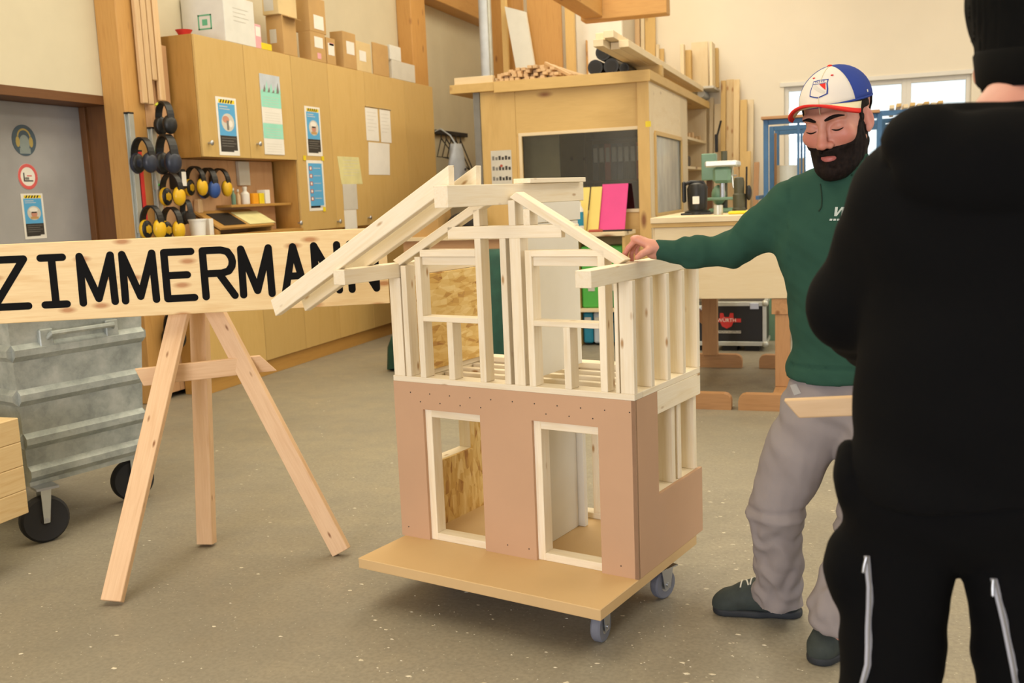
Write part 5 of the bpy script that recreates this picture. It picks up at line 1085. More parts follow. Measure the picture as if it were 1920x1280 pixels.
# ------------------------------------------------------------------ people: continuous surfaces grown from blended volumes
class Field:
    """blended volumes sampled on a rectilinear grid (finer where detail is needed) and skinned"""
    def __init__(s, xs, ys, zs):
        s.ax = [np.asarray(a, np.float32) for a in (xs, ys, zs)]; s.d = np.full([len(a) for a in s.ax], 1.0, np.float32)
    def sub(s, lo, hi):
        sl = []
        for k in range(3):
            i0, i1 = np.searchsorted(s.ax[k], lo[k]), np.searchsorted(s.ax[k], hi[k]); sl.append(slice(max(i0 - 1, 0), min(i1 + 1, len(s.ax[k]))))
        g = np.meshgrid(*[s.ax[k][sl[k]] for k in range(3)], indexing='ij'); return tuple(sl), np.stack(g, -1)
    def put(s, fn, lo, hi, k=.02, op='u'):
        if op == 'u': sl, p = s.sub([a - k - .02 for a in lo], [a + k + .02 for a in hi])
        else: sl, p = s.sub(lo, hi)
        if 0 in p.shape: return s
        b = fn(p).astype(np.float32); a = s.d[sl]
        if op == 'u':
            h = np.clip(.5 + .5 * (b - a) / k, 0, 1); s.d[sl] = b + (a - b) * (1 - h) * 1.0 if False else (b * (1 - h) + a * h - k * h * (1 - h))
        elif op == 's':
            h = np.clip(.5 - .5 * (a + b) / k, 0, 1); s.d[sl] = a * (1 - h) + (-b) * h + k * h * (1 - h)
        elif op == 'i': s.d[sl] = np.maximum(a, b)
        elif op == 'add': s.d[sl] = a + b
        return s
    def cone(s, a, b, ra, rb, k=.02, flat=None, op='u'):
        """tapered limb; flat = (axis, factor): thickness factor along an axis"""
        a, b = np.array(a, np.float32), np.array(b, np.float32); ab = b - a; L2 = max(float(ab @ ab), 1e-9); R = max(ra, rb)
        fa = None if flat is None else np.array(Vector(flat[0]).normalized(), np.float32); ff = 1 if flat is None else flat[1]; R *= max(1, ff)
        def fn(p):
            t = np.clip(((p - a) @ ab) / L2, 0, 1); d = p - a - t[..., None] * ab
            if fa is not None: c = d @ fa; d = d + (c * (1 / ff - 1))[..., None] * fa
            return np.sqrt((d * d).sum(-1)) - (ra + (rb - ra) * t)
        return s.put(fn, np.minimum(a, b) - R, np.maximum(a, b) + R, k, op)
    def ell(s, c, r, k=.02, R=None, op='u', pad=0.):
        c = np.array(c, np.float32); r = np.array(r, np.float32); M = np.eye(3, dtype=np.float32) if R is None else np.array(R, np.float32); m = float(r.max()) + pad
        def fn(p):
            q = (p - c) @ M; k0 = np.sqrt(((q / r) ** 2).sum(-1)); k1 = np.sqrt(((q / r ** 2) ** 2).sum(-1)); return k0 * (k0 - 1) / np.maximum(k1, 1e-6)
        return s.put(fn, c - m - k * 0, c + m, k, op)
    def limb(s, pts, rs, k=.02, flat=None):
        for i in range(len(pts) - 1): s.cone(pts[i], pts[i + 1], rs[i], rs[i + 1], k, flat)
        return s
    def cut(s, p, n):
        """remove everything on the side the normal points to"""
        p = np.array(p, np.float32); n = np.array(Vector(n).normalized(), np.float32)
        g = np.meshgrid(*s.ax, indexing='ij'); s.d = np.maximum(s.d, (g[0] - p[0]) * n[0] + (g[1] - p[1]) * n[1] + (g[2] - p[2]) * n[2]); return s
    def cutbox(s, p, n, lo, hi):
        p = np.array(p, np.float32); n = np.array(Vector(n).normalized(), np.float32)
        sl, q = s.sub(lo, hi); s.d[sl] = np.maximum(s.d[sl], (q - p) @ n); return s
    def val(s, P):
        """trilinear lookup"""
        P = np.asarray(P, np.float32); idx = []; fr_ = []
        for k in range(3):
            i = np.clip(np.searchsorted(s.ax[k], P[:, k]) - 1, 0, len(s.ax[k]) - 2); idx.append(i); fr_.append((P[:, k] - s.ax[k][i]) / (s.ax[k][i + 1] - s.ax[k][i]))
        out = 0
        for a in (0, 1):
            for b in (0, 1):
                for c in (0, 1):
                    w = (fr_[0] if a else 1 - fr_[0]) * (fr_[1] if b else 1 - fr_[1]) * (fr_[2] if c else 1 - fr_[2]); out = out + w * s.d[idx[0] + a, idx[1] + b, idx[2] + c]
        return out
    def mesh(s):
        d = s.d; ins = d < 0; nx, ny, nz = d.shape
        c = np.zeros((nx - 1, ny - 1, nz - 1), np.int8)
        for a in (0, 1):
            for b in (0, 1):
                for e in (0, 1): c += ins[a:nx - 1 + a, b:ny - 1 + b, e:nz - 1 + e]
        act = np.argwhere((c > 0) & (c < 8)); vid = np.full(c.shape, -1, np.int64); vid[tuple(act.T)] = np.arange(len(act))
        acc = np.zeros((len(act), 3)); cnt = np.zeros(len(act)); I, J, K = act.T
        cor = [(a, b, e) for a in (0, 1) for b in (0, 1) for e in (0, 1)]
        pos = lambda o: np.stack([s.ax[0][I + o[0]], s.ax[1][J + o[1]], s.ax[2][K + o[2]]], -1)
        for i, o in enumerate(cor):
            for q in cor[i + 1:]:
                if sum(abs(x - y) for x, y in zip(o, q)) != 1: continue
                A = d[I + o[0], J + o[1], K + o[2]]; B = d[I + q[0], J + q[1], K + q[2]]; m = (A < 0) != (B < 0)
                t = np.where(m, A / np.where(m, A - B, 1), 0)[:, None]; P_ = pos(o) * (1 - t) + pos(q) * t; acc += np.where(m[:, None], P_, 0); cnt += m
        vs = acc / np.maximum(cnt, 1)[:, None]; fs = []
        for axis in range(3):
            sl0 = [slice(None)] * 3; sl1 = [slice(None)] * 3; sl0[axis] = slice(0, -1); sl1[axis] = slice(1, None)
            A, B = ins[tuple(sl0)], ins[tuple(sl1)]; e = np.argwhere(A != B); u, w = [(1, 2), (2, 0), (0, 1)][axis]
            ok = (e[:, u] > 0) & (e[:, w] > 0) & (e[:, u] < d.shape[u] - 1) & (e[:, w] < d.shape[w] - 1); e = e[ok]
            q = []
            for du, dw in ((-1, -1), (0, -1), (0, 0), (-1, 0)):
                t = e.copy(); t[:, u] += du; t[:, w] += dw; q.append(vid[t[:, 0], t[:, 1], t[:, 2]])
            q = np.stack(q, -1); fl = ~A[tuple(e.T)]; q[fl] = q[fl][:, ::-1]; fs.append(q)
        return vs, np.concatenate(fs)
    def relax(s, vs, fs, n=1, f=.5):
        for _ in range(n):
            acc = np.zeros_like(vs); cnt = np.zeros(len(vs))
            for i in range(4):
                a, b = fs[:, i], fs[:, (i + 1) % 4]
                np.add.at(acc, a, vs[b]); np.add.at(cnt, a, 1); np.add.at(acc, b, vs[a]); np.add.at(cnt, b, 1)
            vs = vs + f * (acc / np.maximum(cnt, 1)[:, None] - vs)
        return vs
    def build(s, name, mat, parent, relax=1, disp=None, colour=None, M=None):
        vs, fs = s.mesh(); vs = s.relax(vs, fs, relax)
        if disp is not None: vs = disp(vs)
        M = M or WM[parent]; Mi = np.array(M.inverted()); lv = vs @ Mi[:3, :3].T + Mi[:3, 3]
        me = bpy.data.meshes.new(name); me.from_pydata([tuple(v) for v in lv], [], [tuple(map(int, f)) for f in fs]); me.materials.append(mat)
        me.polygons.foreach_set('use_smooth', [True] * len(me.polygons)); me.update()
        if colour is not None:
            ca = me.color_attributes.new('Col', 'FLOAT_COLOR', 'POINT'); ca.data.foreach_set('color', np.concatenate([colour(vs), np.ones((len(vs), 1))], 1).astype(np.float32).ravel())
        o = link(bpy.data.objects.new(name, me), M, parent); o['_v'] = 0; del o['_v']
        return o, vs, fs
def axis_pts(lo, hi, coarse, fines):
    """grid coordinates: coarse step with finer stretches [(a, b, step)]"""
    out = [lo]
    while out[-1] < hi:
        x = out[-1]; st = coarse
        for a, b, f in fines:
            if a - coarse <= x <= b: st = min(st, f)
        out.append(x + st)
    return np.array(out)
def wob(vs, amp, freq, seed=0, dirs=None):
    """smooth pseudo-random scalar for folds"""
    r = np.random.RandomState(seed); o = np.zeros(len(vs))
    for k in range(6):
        w = r.normal(size=3) * freq * (1 + .5 * k); o += np.sin(vs @ w + r.uniform(0, 6.28)) / (1 + .6 * k)
    return amp * o / 2.2
def vnormals(vs, fs):
    n = np.zeros_like(vs); a = np.cross(vs[fs[:, 2]] - vs[fs[:, 0]], vs[fs[:, 3]] - vs[fs[:, 1]])
    for i in range(4): np.add.at(n, fs[:, i], a)
    return n / np.maximum(np.linalg.norm(n, axis=1, keepdims=True), 1e-12)
def gauss(vs, c, r): return np.exp(-((vs - np.array(c)) ** 2).sum(1) / (2 * r * r))
def head_frame(c, yaw, pitch, roll, s):
    """columns: lateral (wearer's left), forward, up"""
    f0 = V(-math.sin(yaw), -math.cos(yaw), 0); e1 = V(math.cos(yaw), -math.sin(yaw), 0); up = V(0, 0, 1)
    f = f0 * math.cos(pitch) - up * math.sin(pitch); u = up * math.cos(pitch) + f0 * math.sin(pitch)
    e1, u = e1 * math.cos(roll) + u * math.sin(roll), u * math.cos(roll) - e1 * math.sin(roll)
    M = Matrix.Identity(4)
    for i in range(3): M[i][0] = e1[i] * s; M[i][1] = f[i] * s; M[i][2] = u[i] * s; M[i][3] = c[i]
    return M
class HeadField:
    """adds volumes given in head space"""
    def __init__(s, F, M): s.F, s.M = F, M; s.sc = M.to_3x3().col[0].length; s.R = np.array(M.to_3x3()) / s.sc
    def p(s, q): return s.M @ Vector(q)
    def cone(s, a, b, ra, rb, k=.01, op='u', flat=None): s.F.cone(s.p(a), s.p(b), ra * s.sc, rb * s.sc, k, None if flat is None else (s.M.to_3x3() @ Vector(flat[0]), flat[1]), op); return s
    def ell(s, c, r, k=.01, op='u', rot=None):
        R = s.R if rot is None else s.R @ np.array(rot.to_3x3()); s.F.ell(s.p(c), [x * s.sc for x in r], k, R, op, pad=.02 if op == 's' else 0); return s
def build_head(F, M, ears=True, lipw=1.3):
    h = HeadField(F, M)
    h.ell((0, -.018, .040), (.076, .097, .080), .02).ell((0, .022, -.028), (.064, .070, .092), .03).ell((0, .030, -.088), (.043, .052, .040), .025)
    h.cone((-.049, .01, -.058), (-.024, .06, -.098), .020, .018, .02).cone((.049, .01, -.058), (.024, .06, -.098), .020, .018, .02)
    h.ell((0, .075, -.103), (.024, .020, .018), .018)
    for s in (-1, 1):
        h.ell((s * .040, .066, -.024), (.026, .020, .022), .02)                       # cheek
        h.cone((s * .012, .090, .026), (s * .046, .072, .026), .011, .010, .014)       # brow
        h.ell((s * .033, .098, .002), (.021, .018, .013), .014, 's')                   # eye socket
        h.ell((s * .033, .0735, .001), (.0165, .0145, .0135), .004)                    # lid over the eyeball
        h.cone((s * .020, .0845, -.0015), (s * .046, .0795, -.0015), .0042, .0035, .004)  # upper lid edge
        h.cone((s * .020, .085, -.010), (s * .045, .079, -.009), .004, .0035, .006)    # lower lid
        h.ell((s * .0125, .099, -.040), (.0095, .011, .009), .006)                     # nostril wing
        h.ell((s * .006, .104, -.0485), (.0035, .0045, .004), .003, 's')
    h.cone((0, .092, .022), (0, .104, -.012), .0085, .0095, .012).cone((0, .104, -.012), (0, .114, -.034), .0095, .0125, .008)
    h.cone((-.024, .083, -.0705), (-.006, .094, -.0665), .0036, .005, .006).cone((.024, .083, -.0705), (.006, .094, -.0665), .0036, .005, .006)
    h.cone((-.021, .082, -.076), (0, .0885, -.0775), .0045, .0055, .007).cone((.021, .082, -.076), (0, .0885, -.0775), .0045, .0055, .007).ell((0, .0905, -.0775), (.012, .0055, .0052), .006)
    h.cone((-.02, .096, -.0718), (.02, .096, -.0718), .0022, .0022, .003, 's')
    if ears:
        for s in (-1, 1):
            rot = Matrix.Rotation(s * .35, 4, 'Z') @ Matrix.Rotation(-.12, 4, 'X')
            h.ell((s * .0755, -.010, -.012), (.0065, .016, .028), .008, rot=rot); h.ell((s * .0825, -.006, -.009), (.005, .009, .017), .005, 's', rot=rot); h.ell((s * .0735, -.003, -.035), (.005, .008, .009), .006)
    return h
def build_hand(F, W, X, N, T, s, curl, spread, thumb):
    """W wrist, X toward fingers, N back-of-hand normal, T toward the thumb side; curl = bend per joint (rad) for each of four fingers"""
    X, N, T = [Vector(q).normalized() for q in (X, N, T)]; W = Vector(W); g = lambda a, b, c: W + (X * a + T * b + N * c) * s
    F.cone(g(.005, 0, 0), g(.045, .004, 0), .026 * s, .034 * s, .015, (N, .55)); F.cone(g(.045, .012, 0), g(.088, .016, .002), .030 * s, .030 * s, .012, (N, .45)); F.cone(g(.045, -.012, 0), g(.082, -.018, 0), .028 * s, .026 * s, .012, (N, .45))
    base = [(.092, .030, .004), (.096, .010, .005), (.091, -.010, .004), (.084, -.029, .001)]; L = [(.043, .026, .020), (.047, .029, .021), (.043, .027, .020), (.034, .020, .017)]; r0 = [.0098, .0102, .0096, .0086]
    tips = []
    for i in range(4):
        p = g(*base[i]); d = (X + T * spread[i]).normalized(); F.cone(g(base[i][0] - .03, base[i][1] * .9, 0), p, .010 * s, .0112 * s, .008)
        ax = d.cross(N).normalized(); a = 0
        for j in range(3):
            a += curl[i][j]; q = p + (d * math.cos(a) - N * math.sin(a)) * L[i][j] * s; F.cone(p, q, r0[i] * s * (1 - .08 * j), r0[i] * s * (.93 - .09 * j), .004); p = q
        tips.append((p, (d * math.cos(a) - N * math.sin(a)), (N * math.cos(a) + d * math.sin(a))))
    p = g(.022, .026, -.006)
    for q, r in zip(thumb, (.0135, .0118, .0100)):
        q = g(*q); F.cone(p, q, r * 1.12 * s, r * s, .006); p = q
    return tips
SK = np.array(lin('#cc917c')[:3]); SKR = np.array(lin('#c2695b')[:3]); LIP = np.array(lin('#b4605c')[:3])

# ================================================================= man in green
MY = 2.95
def mp(px, py, y=MY): return on_y(y, px, py)
root = thing('person', ((on_z(0, 1420, 1165) + on_z(0, 1555, 1245)) / 2), 'bearded person in cap, green sweatshirt and grey trousers resting a hand on the model house', 'person')
HS = 1.10; HC = mp(1569, 223, 2.93); HM = head_frame(HC, math.radians(20), math.radians(17), math.radians(3.5), HS)
neck0 = HM @ V(0, -.03, -.055); neckb = mp(1588, 330, 2.985)
shR, elR, wrR = mp(1482, 388, 2.985), mp(1374, 468, 3.02), mp(1226, 469, 2.975)
shL, elL, wrL = mp(1702, 372, 2.975), mp(1752, 540, 2.96), mp(1716, 690, 2.86)
ch, be_, pe = mp(1592, 430, 2.99), mp(1592, 580, 2.985), mp(1590, 710, 2.985)
hpR, knR, anR = mp(1535, 760, 2.985), mp(1455, 955, 2.965), mp(1462, 1135, 3.035)
hpL, knL, anL = mp(1650, 760, 2.965), mp(1628, 950, 2.90), mp(1566, 1160, 2.83)
hd = wrR
body = Field(axis_pts(-.75, .35, .014, [(HC.x - .13, HC.x + .13, .0032), (wrR.x - .13, wrR.x + .02, .0035)]), axis_pts(2.66, 3.24, .014, [(HC.y - .15, HC.y + .13, .0034), (wrR.y - .06, wrR.y + .07, .004)]), axis_pts(.05, 1.80, .014, [(HC.z - .17, HC.z + .16, .0032), (wrR.z - .08, wrR.z + .05, .0038)]))
F = body
F.limb([neckb + V(0, .02, -.03), neck0 + V(0, .0, -.02)], [.062, .058], .03); F.cone(ch + V(-.06, 0, .03), ch + V(.06, 0, .03), .10, .10, .05, ((0, 1, 0), .8)); F.limb([ch, be_, pe], [.115, .11, .12], .05, ((0, 1, 0), .75))
F.limb([ch + V(-.03, 0, .1), shR], [.06, .05], .04); F.limb([ch + V(.03, 0, .1), shL], [.06, .05], .04)
F.limb([shR, elR, wrR], [.044, .036, .027], .02); F.limb([shL, elL, wrL], [.044, .036, .027], .02)
F.limb([hpR, knR, anR, anR + V(0, 0, -.06)], [.075, .05, .034, .018], .03); F.limb([hpL, knL, anL, anL + V(0, 0, -.06)], [.075, .05, .034, .018], .03); ftR = on_z(0, 1430, 1158) + V(0, .03, .04); F.limb([anR + V(0, 0, -.07), ftR], [.016, .011], .015); F.limb([anL + V(0, 0, -.07), (anL * .4 + on_z(0, 1530, 1240) * .6) * 1. + V(0, .02, -anL.z * .4 + .04)], [.018, .012], .02)
hx = V(-.86, .10, .34)
tipsR = build_hand(F, wrR + V(.026, 0, .003), hx, V(.33, .0, 1), V(-.12, -.98, .0), .86, [(1.12, .22, .10), (1.12, .35, .2), (1.15, .55, .35), (1.1, .6, .4)], (.10, .02, -.05, -.10), [(.034, .042, -.014), (.050, .052, -.032), (.063, .052, -.050)])
hx2 = V(-.75, -.2, -.6); tipsL = build_hand(F, wrL, hx2, V(.6, -.3, .5), V(.1, .9, .2), .95, [(.5, .7, .4)] * 4, (.1, .03, -.03, -.1), [(.05, .045, -.01), (.075, .05, -.025), (.095, .045, -.035)])
hh = build_head(F, HM)
def skincol(vs):
    c = np.tile(SK, (len(vs), 1))
    def mixto(w, t):
        nonlocal c
        c = c * (1 - w[:, None]) + t * w[:, None]
    for s in (-1, 1):
        mixto(.65 * gauss(vs, HM @ V(s * .042, .075, -.028), .022), SKR); mixto(.5 * gauss(vs, HM @ V(s * .085, -.01, 0), .03), SKR)
    mixto(.55 * gauss(vs, HM @ V(0, .115, -.034), .016), SKR)
    mixto(np.clip(1.25 * gauss(vs, HM @ V(-.008, .096, -.072), .0085) + 1.25 * gauss(vs, HM @ V(.008, .096, -.072), .0085) + 1. * gauss(vs, HM @ V(.019, .086, -.073), .007) + 1. * gauss(vs, HM @ V(-.019, .086, -.073), .007), 0, .9), LIP)
    mixto(.55 * gauss(vs, wrR + V(-.09, -.02, -.01), .035), SKR)
    return c
bo_, bvs, bfs = F.build('body', M_['skin'], root, 1, None, skincol)
# finger nails
for (p, d, n) in tipsR + tipsL:
    MB().ball(p + n * .0062 + d * .002, (.0052, .0042, .0012), 10, 6, fr(V(0, 0, 0), d, None, n)).build('finger_nail', M_['nail'] if 'nail' in M_ else M_.setdefault('nail', plain('nail', '#dba99a', .35)), root, smooth=80)
# lashes, brows
def tube_part(name, pts, r, mat, par=root, flat=1., n=8): return MB().tube(pts, r, n, flat).build(name, mat, par, smooth=80)
def skin_on(P_, out=.0):
    """push a head-space point on to the skin along forward"""
    p = HM @ Vector(P_); f = (HM.to_3x3() @ V(0, 1, 0)).normalized(); ts = np.linspace(-.05, .06, 90); q = np.array([p + f * t for t in ts]); v = F.val(q); i = np.where(v < 0)[0]
    t = ts[i[-1]] if len(i) else 0; return p + f * (t + out)
for s in (-1, 1):
    tube_part('eye_lashes', [skin_on((s * (.019 + .0275 * t), .09, -.0045 - .0035 * math.sin(3.14 * t)), .0012) for t in np.linspace(0, 1, 9)], [.0008, .0014, .0018, .002, .002, .002, .0018, .0014, .0008], M_['hair'])
    m = MB(); m.tube([skin_on((s * (.011 + .042 * t), .09, .0215 + .0060 * math.sin(2.6 * t) - .001 * t), .0012) for t in np.linspace(0, 1, 11)], [.0024, .0038, .0046, .005, .005, .0048, .0043, .0038, .003, .0022, .001], 8); m.build('eyebrow', M_['hair'], root, smooth=80)
# beard: the lower face grown outwards where hair grows
BX = Field(axis_pts(HC.x - .13, HC.x + .13, .0032, []), axis_pts(HC.y - .16, HC.y + .12, .0034, []), axis_pts(HC.z - .20, HC.z + .05, .0032, []))
g = np.meshgrid(*BX.ax, indexing='ij'); Q = np.stack([a.ravel() for a in g], -1); Hi = np.array(HM.inverted()); L = Q @ Hi[:3, :3].T + Hi[:3, 3]; base = F.val(Q)
lx, ly, lz = np.abs(L[:, 0]), L[:, 1], L[:, 2]
def sst(a, b, x): t = np.clip((x - a) / (b - a), 0, 1); return t * t * (3 - 2 * t)
# upper edge of the beard: sideburn in front of the ear, sweeping down the cheek to the moustache
edge = np.interp(ly, [-.03, .0, .02, .045, .065, .085, .12], [.03, .03, .008, -.030, -.046, -.050, -.052])
mask = sst(.008, -.006, lz - edge) * sst(-.035, -.012, ly)
lipm = np.exp(-((lx / .026) ** 4) - (((lz + .0742) / .0088) ** 4)); soul = np.exp(-((lx / .009) ** 2)) * (lz < -.079)
mask = mask * (1 - lipm) * (1 - ((lx > .069) & (lz > -.055) & (ly < .016))) ; mous = np.exp(-(((lz + .0575) / .010) ** 4)) * np.exp(-((lx / .03) ** 4))
under = sst(.0, -.05, lz + .085)
chinless = np.exp(-((lx / .021) ** 4) - (((lz + .0885) / .008) ** 4)) * (1 - np.clip(soul * 1.6, 0, 1)) * .9
neckcut = sst(-.155, -.125, lz - .75 * np.clip(lx - .02, 0, .06) + .25 * np.clip(.03 - ly, 0, .1))
thick = (.0042 + .012 * sst(-.06, -.11, lz) * np.exp(-(lx / .045) ** 2)) * mask * (1 - chinless) * neckcut + .004 * mous * mask
nse = wob(Q, 1, 220, 3) * .0012 + wob(Q, 1, 420, 5) * .0008
BX.d = (np.where(mask * neckcut > .2, base - thick * HS + nse * (thick > .002), .02)).reshape(BX.d.shape).astype(np.float32)
# hollow inside so that only a shell of hair remains
BX.d = np.maximum(BX.d, (-(base + .012)).reshape(BX.d.shape).astype(np.float32))
BX.build('beard', M_['hair'], root, 1)
# hair at temple and nape below the cap
HX = Field(axis_pts(HC.x - .13, HC.x + .13, .004, []), axis_pts(HC.y - .13, HC.y + .16, .004, []), axis_pts(HC.z - .10, HC.z + .10, .004, []))
g = np.meshgrid(*HX.ax, indexing='ij'); Q = np.stack([a.ravel() for a in g], -1); L = Q @ Hi[:3, :3].T + Hi[:3, 3]; base = F.val(Q); lx, ly, lz = np.abs(L[:, 0]), L[:, 1], L[:, 2]
hm = ((ly < .025 + .2 * lz) & (ly > -.015) & (lz > -.01) & (lz < .06) & (lx > .05) & ((lx < .072) | (lz > .02))) | ((ly < -.045) & (lz > -.075) & (lz < .05))
HX.d = np.where(hm, np.maximum(base - .0055, -(base + .01)) + wob(Q, .0008, 260, 9), .02).reshape(HX.d.shape).astype(np.float32); HX.build('hair', M_['hair'], root, 1)
# ---- cap
CQ = HM.inverted(); CS = HS
capc, capr = (0, -.012, .045), (.0845, .1065, .0845)
def cap_pt(th, ph, off=0.):
    """point on the crown: th azimuth from forward toward the wearer's left, ph elevation"""
    return HM @ V(capc[0] + (capr[0] + off) * math.cos(ph) * math.sin(th), capc[1] + (capr[1] + off) * math.cos(ph) * math.cos(th), capc[2] + (capr[2] + off) * math.sin(ph))
def cap_panel(name, t0, t1, mat, par, n=14, mrows=12, off=0., p0=-.16, p1=1.57):
    m = MB()
    bs = lambda t: .12 - .30 * (1 - math.cos(t)) / 2
    vs = [cap_pt(t0 + (t1 - t0) * i / n, bs(t0 + (t1 - t0) * i / n) + (p1 - bs(t0 + (t1 - t0) * i / n)) * j / mrows, off) for j in range(mrows + 1) for i in range(n + 1)]; m.add(vs, [(j * (n + 1) + i, j * (n + 1) + i + 1, (j + 1) * (n + 1) + i + 1, (j + 1) * (n + 1) + i) for j in range(mrows) for i in range(n)])
    o = m.build(name, mat, par, smooth=180); md = o.modifiers.new('thickness', 'SOLIDIFY'); md.thickness = .0035; md.offset = -1; return o
cap = bpy.data.objects.new('cap', None); link(cap, HM.copy(), root)
cap_panel('front_panel', -1.0, 1.0, M_['cap_white'], cap, 20); cap_panel('side_panel', 1.0, 2.1, M_['cap_blue'], cap); cap_panel('side_panel', -2.1, -1.0, M_['cap_blue'], cap); cap_panel('back_panel', 2.1, 4.18, M_['cap_blue'], cap, 20)
tube_part('front_seam', [cap_pt(0, t, .0006) for t in np.linspace(-.1, 1.5, 14)], .0009, M_['cap_cream'], cap); tube_part('sweatband', [cap_pt(t, .12 - .30 * (1 - math.cos(t)) / 2, -.002) for t in np.linspace(-3.14, 3.14, 41)], .0035, M_['cap_blue'], cap, n=8)
MB().ball(cap_pt(0, 1.57), (.007, .007, .004), 12, 6).build('top_button', M_['cap_red'], cap, smooth=80)
for t in (-.5, .5): MB().ball(cap_pt(t, .98, .0005), (.004, .004, .002), 8, 6).build('eyelet', M_['cap_red'], cap, smooth=80)
def visor(name, mat, r0, r1, off, thick):
    m = MB(); n, rr = 28, 8; top = []
    for j in range(rr + 1):
        for i in range(n + 1):
            a = -1.18 + 2.36 * i / n; b = cap_pt(a, .13 - .30 * (1 - math.cos(a)) / 2); loc = HM.inverted() @ b; t = r0 + (r1 - r0) * j / rr; reach = .072 * max(math.cos(a * 1.02), .0) ** .7 + .004
            x = loc.x * (1 + .10 * t); y = loc.y + reach * t; z = loc.z + .021 * t - 6.3 * x * x * (.2 + .8 * t) + off
            top.append(HM @ V(x, y, z))
    m.add(top, [(j * (n + 1) + i, j * (n + 1) + i + 1, (j + 1) * (n + 1) + i + 1, (j + 1) * (n + 1) + i) for j in range(rr) for i in range(n)])
    o = m.build(name, mat, cap, smooth=180); md = o.modifiers.new('thickness', 'SOLIDIFY'); md.thickness = thick; md.offset = 0; return o
visor('visor', M_['cap_cream'], 0, .74, 0, .0035); visor('visor_edge', M_['cap_red'], .74, 1.03, 0, .006)
# crest on the front of the cap, wearer's front slightly off centre
def crest(pts, mat, name, off, cx=-.02, cz=.62, sc=1.2):
    """flat shapes wrapped on the crown; pts in metres about the crest centre"""
    from mathutils.geometry import tessellate_polygon
    bm = bmesh.new(); f = bm.faces.new([bm.verts.new((x * sc, y * sc, 0)) for x, y in pts]); bmesh.ops.triangulate(bm, faces=[f]); 
    for _ in range(3): bmesh.ops.subdivide_edges(bm, edges=[e for e in bm.edges if e.calc_length() > .006], cuts=1); bmesh.ops.triangulate(bm, faces=bm.faces[:])
    bm.verts.index_update(); m = MB(); m.add([cap_pt(cx + v.co.x / (.1065 * math.cos(cz)), cz + v.co.y / .1, off) for v in bm.verts], [[v.index for v in q.verts] for q in bm.faces]); bm.free()
    return m.build(name, mat, cap, smooth=180)
shield = [(-.026, .021), (-.012, .0225), (.0, .0235), (.012, .0225), (.026, .021), (.0225, .011), (.0235, -.004), (.022, -.016), (.010, -.0195), (0, -.022), (-.010, -.0195), (-.022, -.016), (-.0235, -.004), (-.0225, .011)]
crest(shield, M_['cap_blue'], 'crest_outline', .0009); crest([(x * .86, y * .88) for x, y in shield], M_['cap_white'], 'crest_field', .0014)
crest([(.0, .011), (.0175, .011), (.0175, -.006)], M_['cap_red'], 'crest_red', .0019); crest([(-.0165, .009), (-.011, .011), (.0175, -.010), (.0155, -.0135), (.012, -.0135), (-.0165, .0035)], M_['greywhite'], 'crest_bar', .0019)
crest([(-.019, .0125), (.019, .0125), (.019, .0112), (-.019, .0112)], M_['cap_blue'], 'crest_line', .0021)
for k in range(5): crest([(-.014 + .0062 * k, .0195), (-.0115 + .0062 * k, .0195), (-.0115 + .0062 * k, .015), (-.014 + .0062 * k, .015)], M_['cap_blue'], 'crest_lettering', .0021)
crest([(-.004, .004), (.004, .004), (.003, -.004), (-.003, -.004)], M_['white'], 'side_emblem', .0009, 1.5, .14, .9); crest([(-.001, .005), (.004, .001), (.0, .0), (.002, -.005), (-.004, -.001), (.0, .0)], M_['white'], 'side_emblem', .0012, 1.5, .14, 1.)
# ---- sweatshirt
def grid_for(lo, hi, st): return [axis_pts(a, b, st, []) for a, b in zip(lo, hi)]
SW = Field(*grid_for((-.70, 2.68, .78), (.34, 3.24, 1.56), .0075))
SW.cone(ch + V(-.085, 0, .02), ch + V(.085, 0, .02), .112, .112, .06, ((0, 1, 0), .95)); SW.limb([ch + V(0, 0, -.02), be_, pe + V(0, 0, .02)], [.158, .150, .150], .06, ((0, 1, 0), .82))
SW.limb([neckb + V(0, .01, -.015), shR + V(.01, 0, .005)], [.066, .066], .045); SW.limb([neckb + V(0, .01, -.015), shL + V(-.01, 0, .005)], [.066, .066], .045)
SW.limb([shR, shR * .5 + elR * .5 + V(0, 0, .0), elR, elR * .5 + wrR * .5 + V(0, 0, -.008), wrR + V(.015, 0, 0)], [.073, .061, .050, .044, .030], .03)
SW.limb([shL, elL, wrL], [.07, .054, .034], .03)
SW.limb([wrR + V(.03, 0, 0), wrR], [.0315, .0315], .006); SW.limb([wrL * .85 + elL * .15, wrL], [.036, .036], .006)
SW.limb([ch + V(-.10, -.03, -.06), be_ + V(-.02, -.04, .02)], [.09, .10], .06); SW.limb([pe + V(-.05, 0, .015), pe + V(.05, 0, .015)], [.125, .125], .02, ((0, 1, 0), .95))
wdir = (wrR - elR).normalized()
SW.cutbox(wrR + wdir * -.002, wdir, wrR - V(.07, .1, .1), wrR + V(.03, .1, .1)); SW.cut(pe + V(0, 0, .012), V(.02, .1, -1)); wl = (wrL - elL).normalized(); SW.cutbox(wrL, wl, wrL - V(.08, .09, .1), wrL + V(.08, .08, .05))
nb0 = neckb + V(0, -.005, .035); SW.limb([nb0 + V(0, .0, -.02), nb0 + V(.0, -.008, .004)], [.078, .074], .012)
SW.cone(nb0 + V(0, 0, -.05), nb0 + V(0, -.015, .1), .066, .066, .006, None, 's'); SW.cut(nb0 + V(0, 0, .012), V(-.1, -.45, 1) * -1 if False else V(.05, .3, 1))
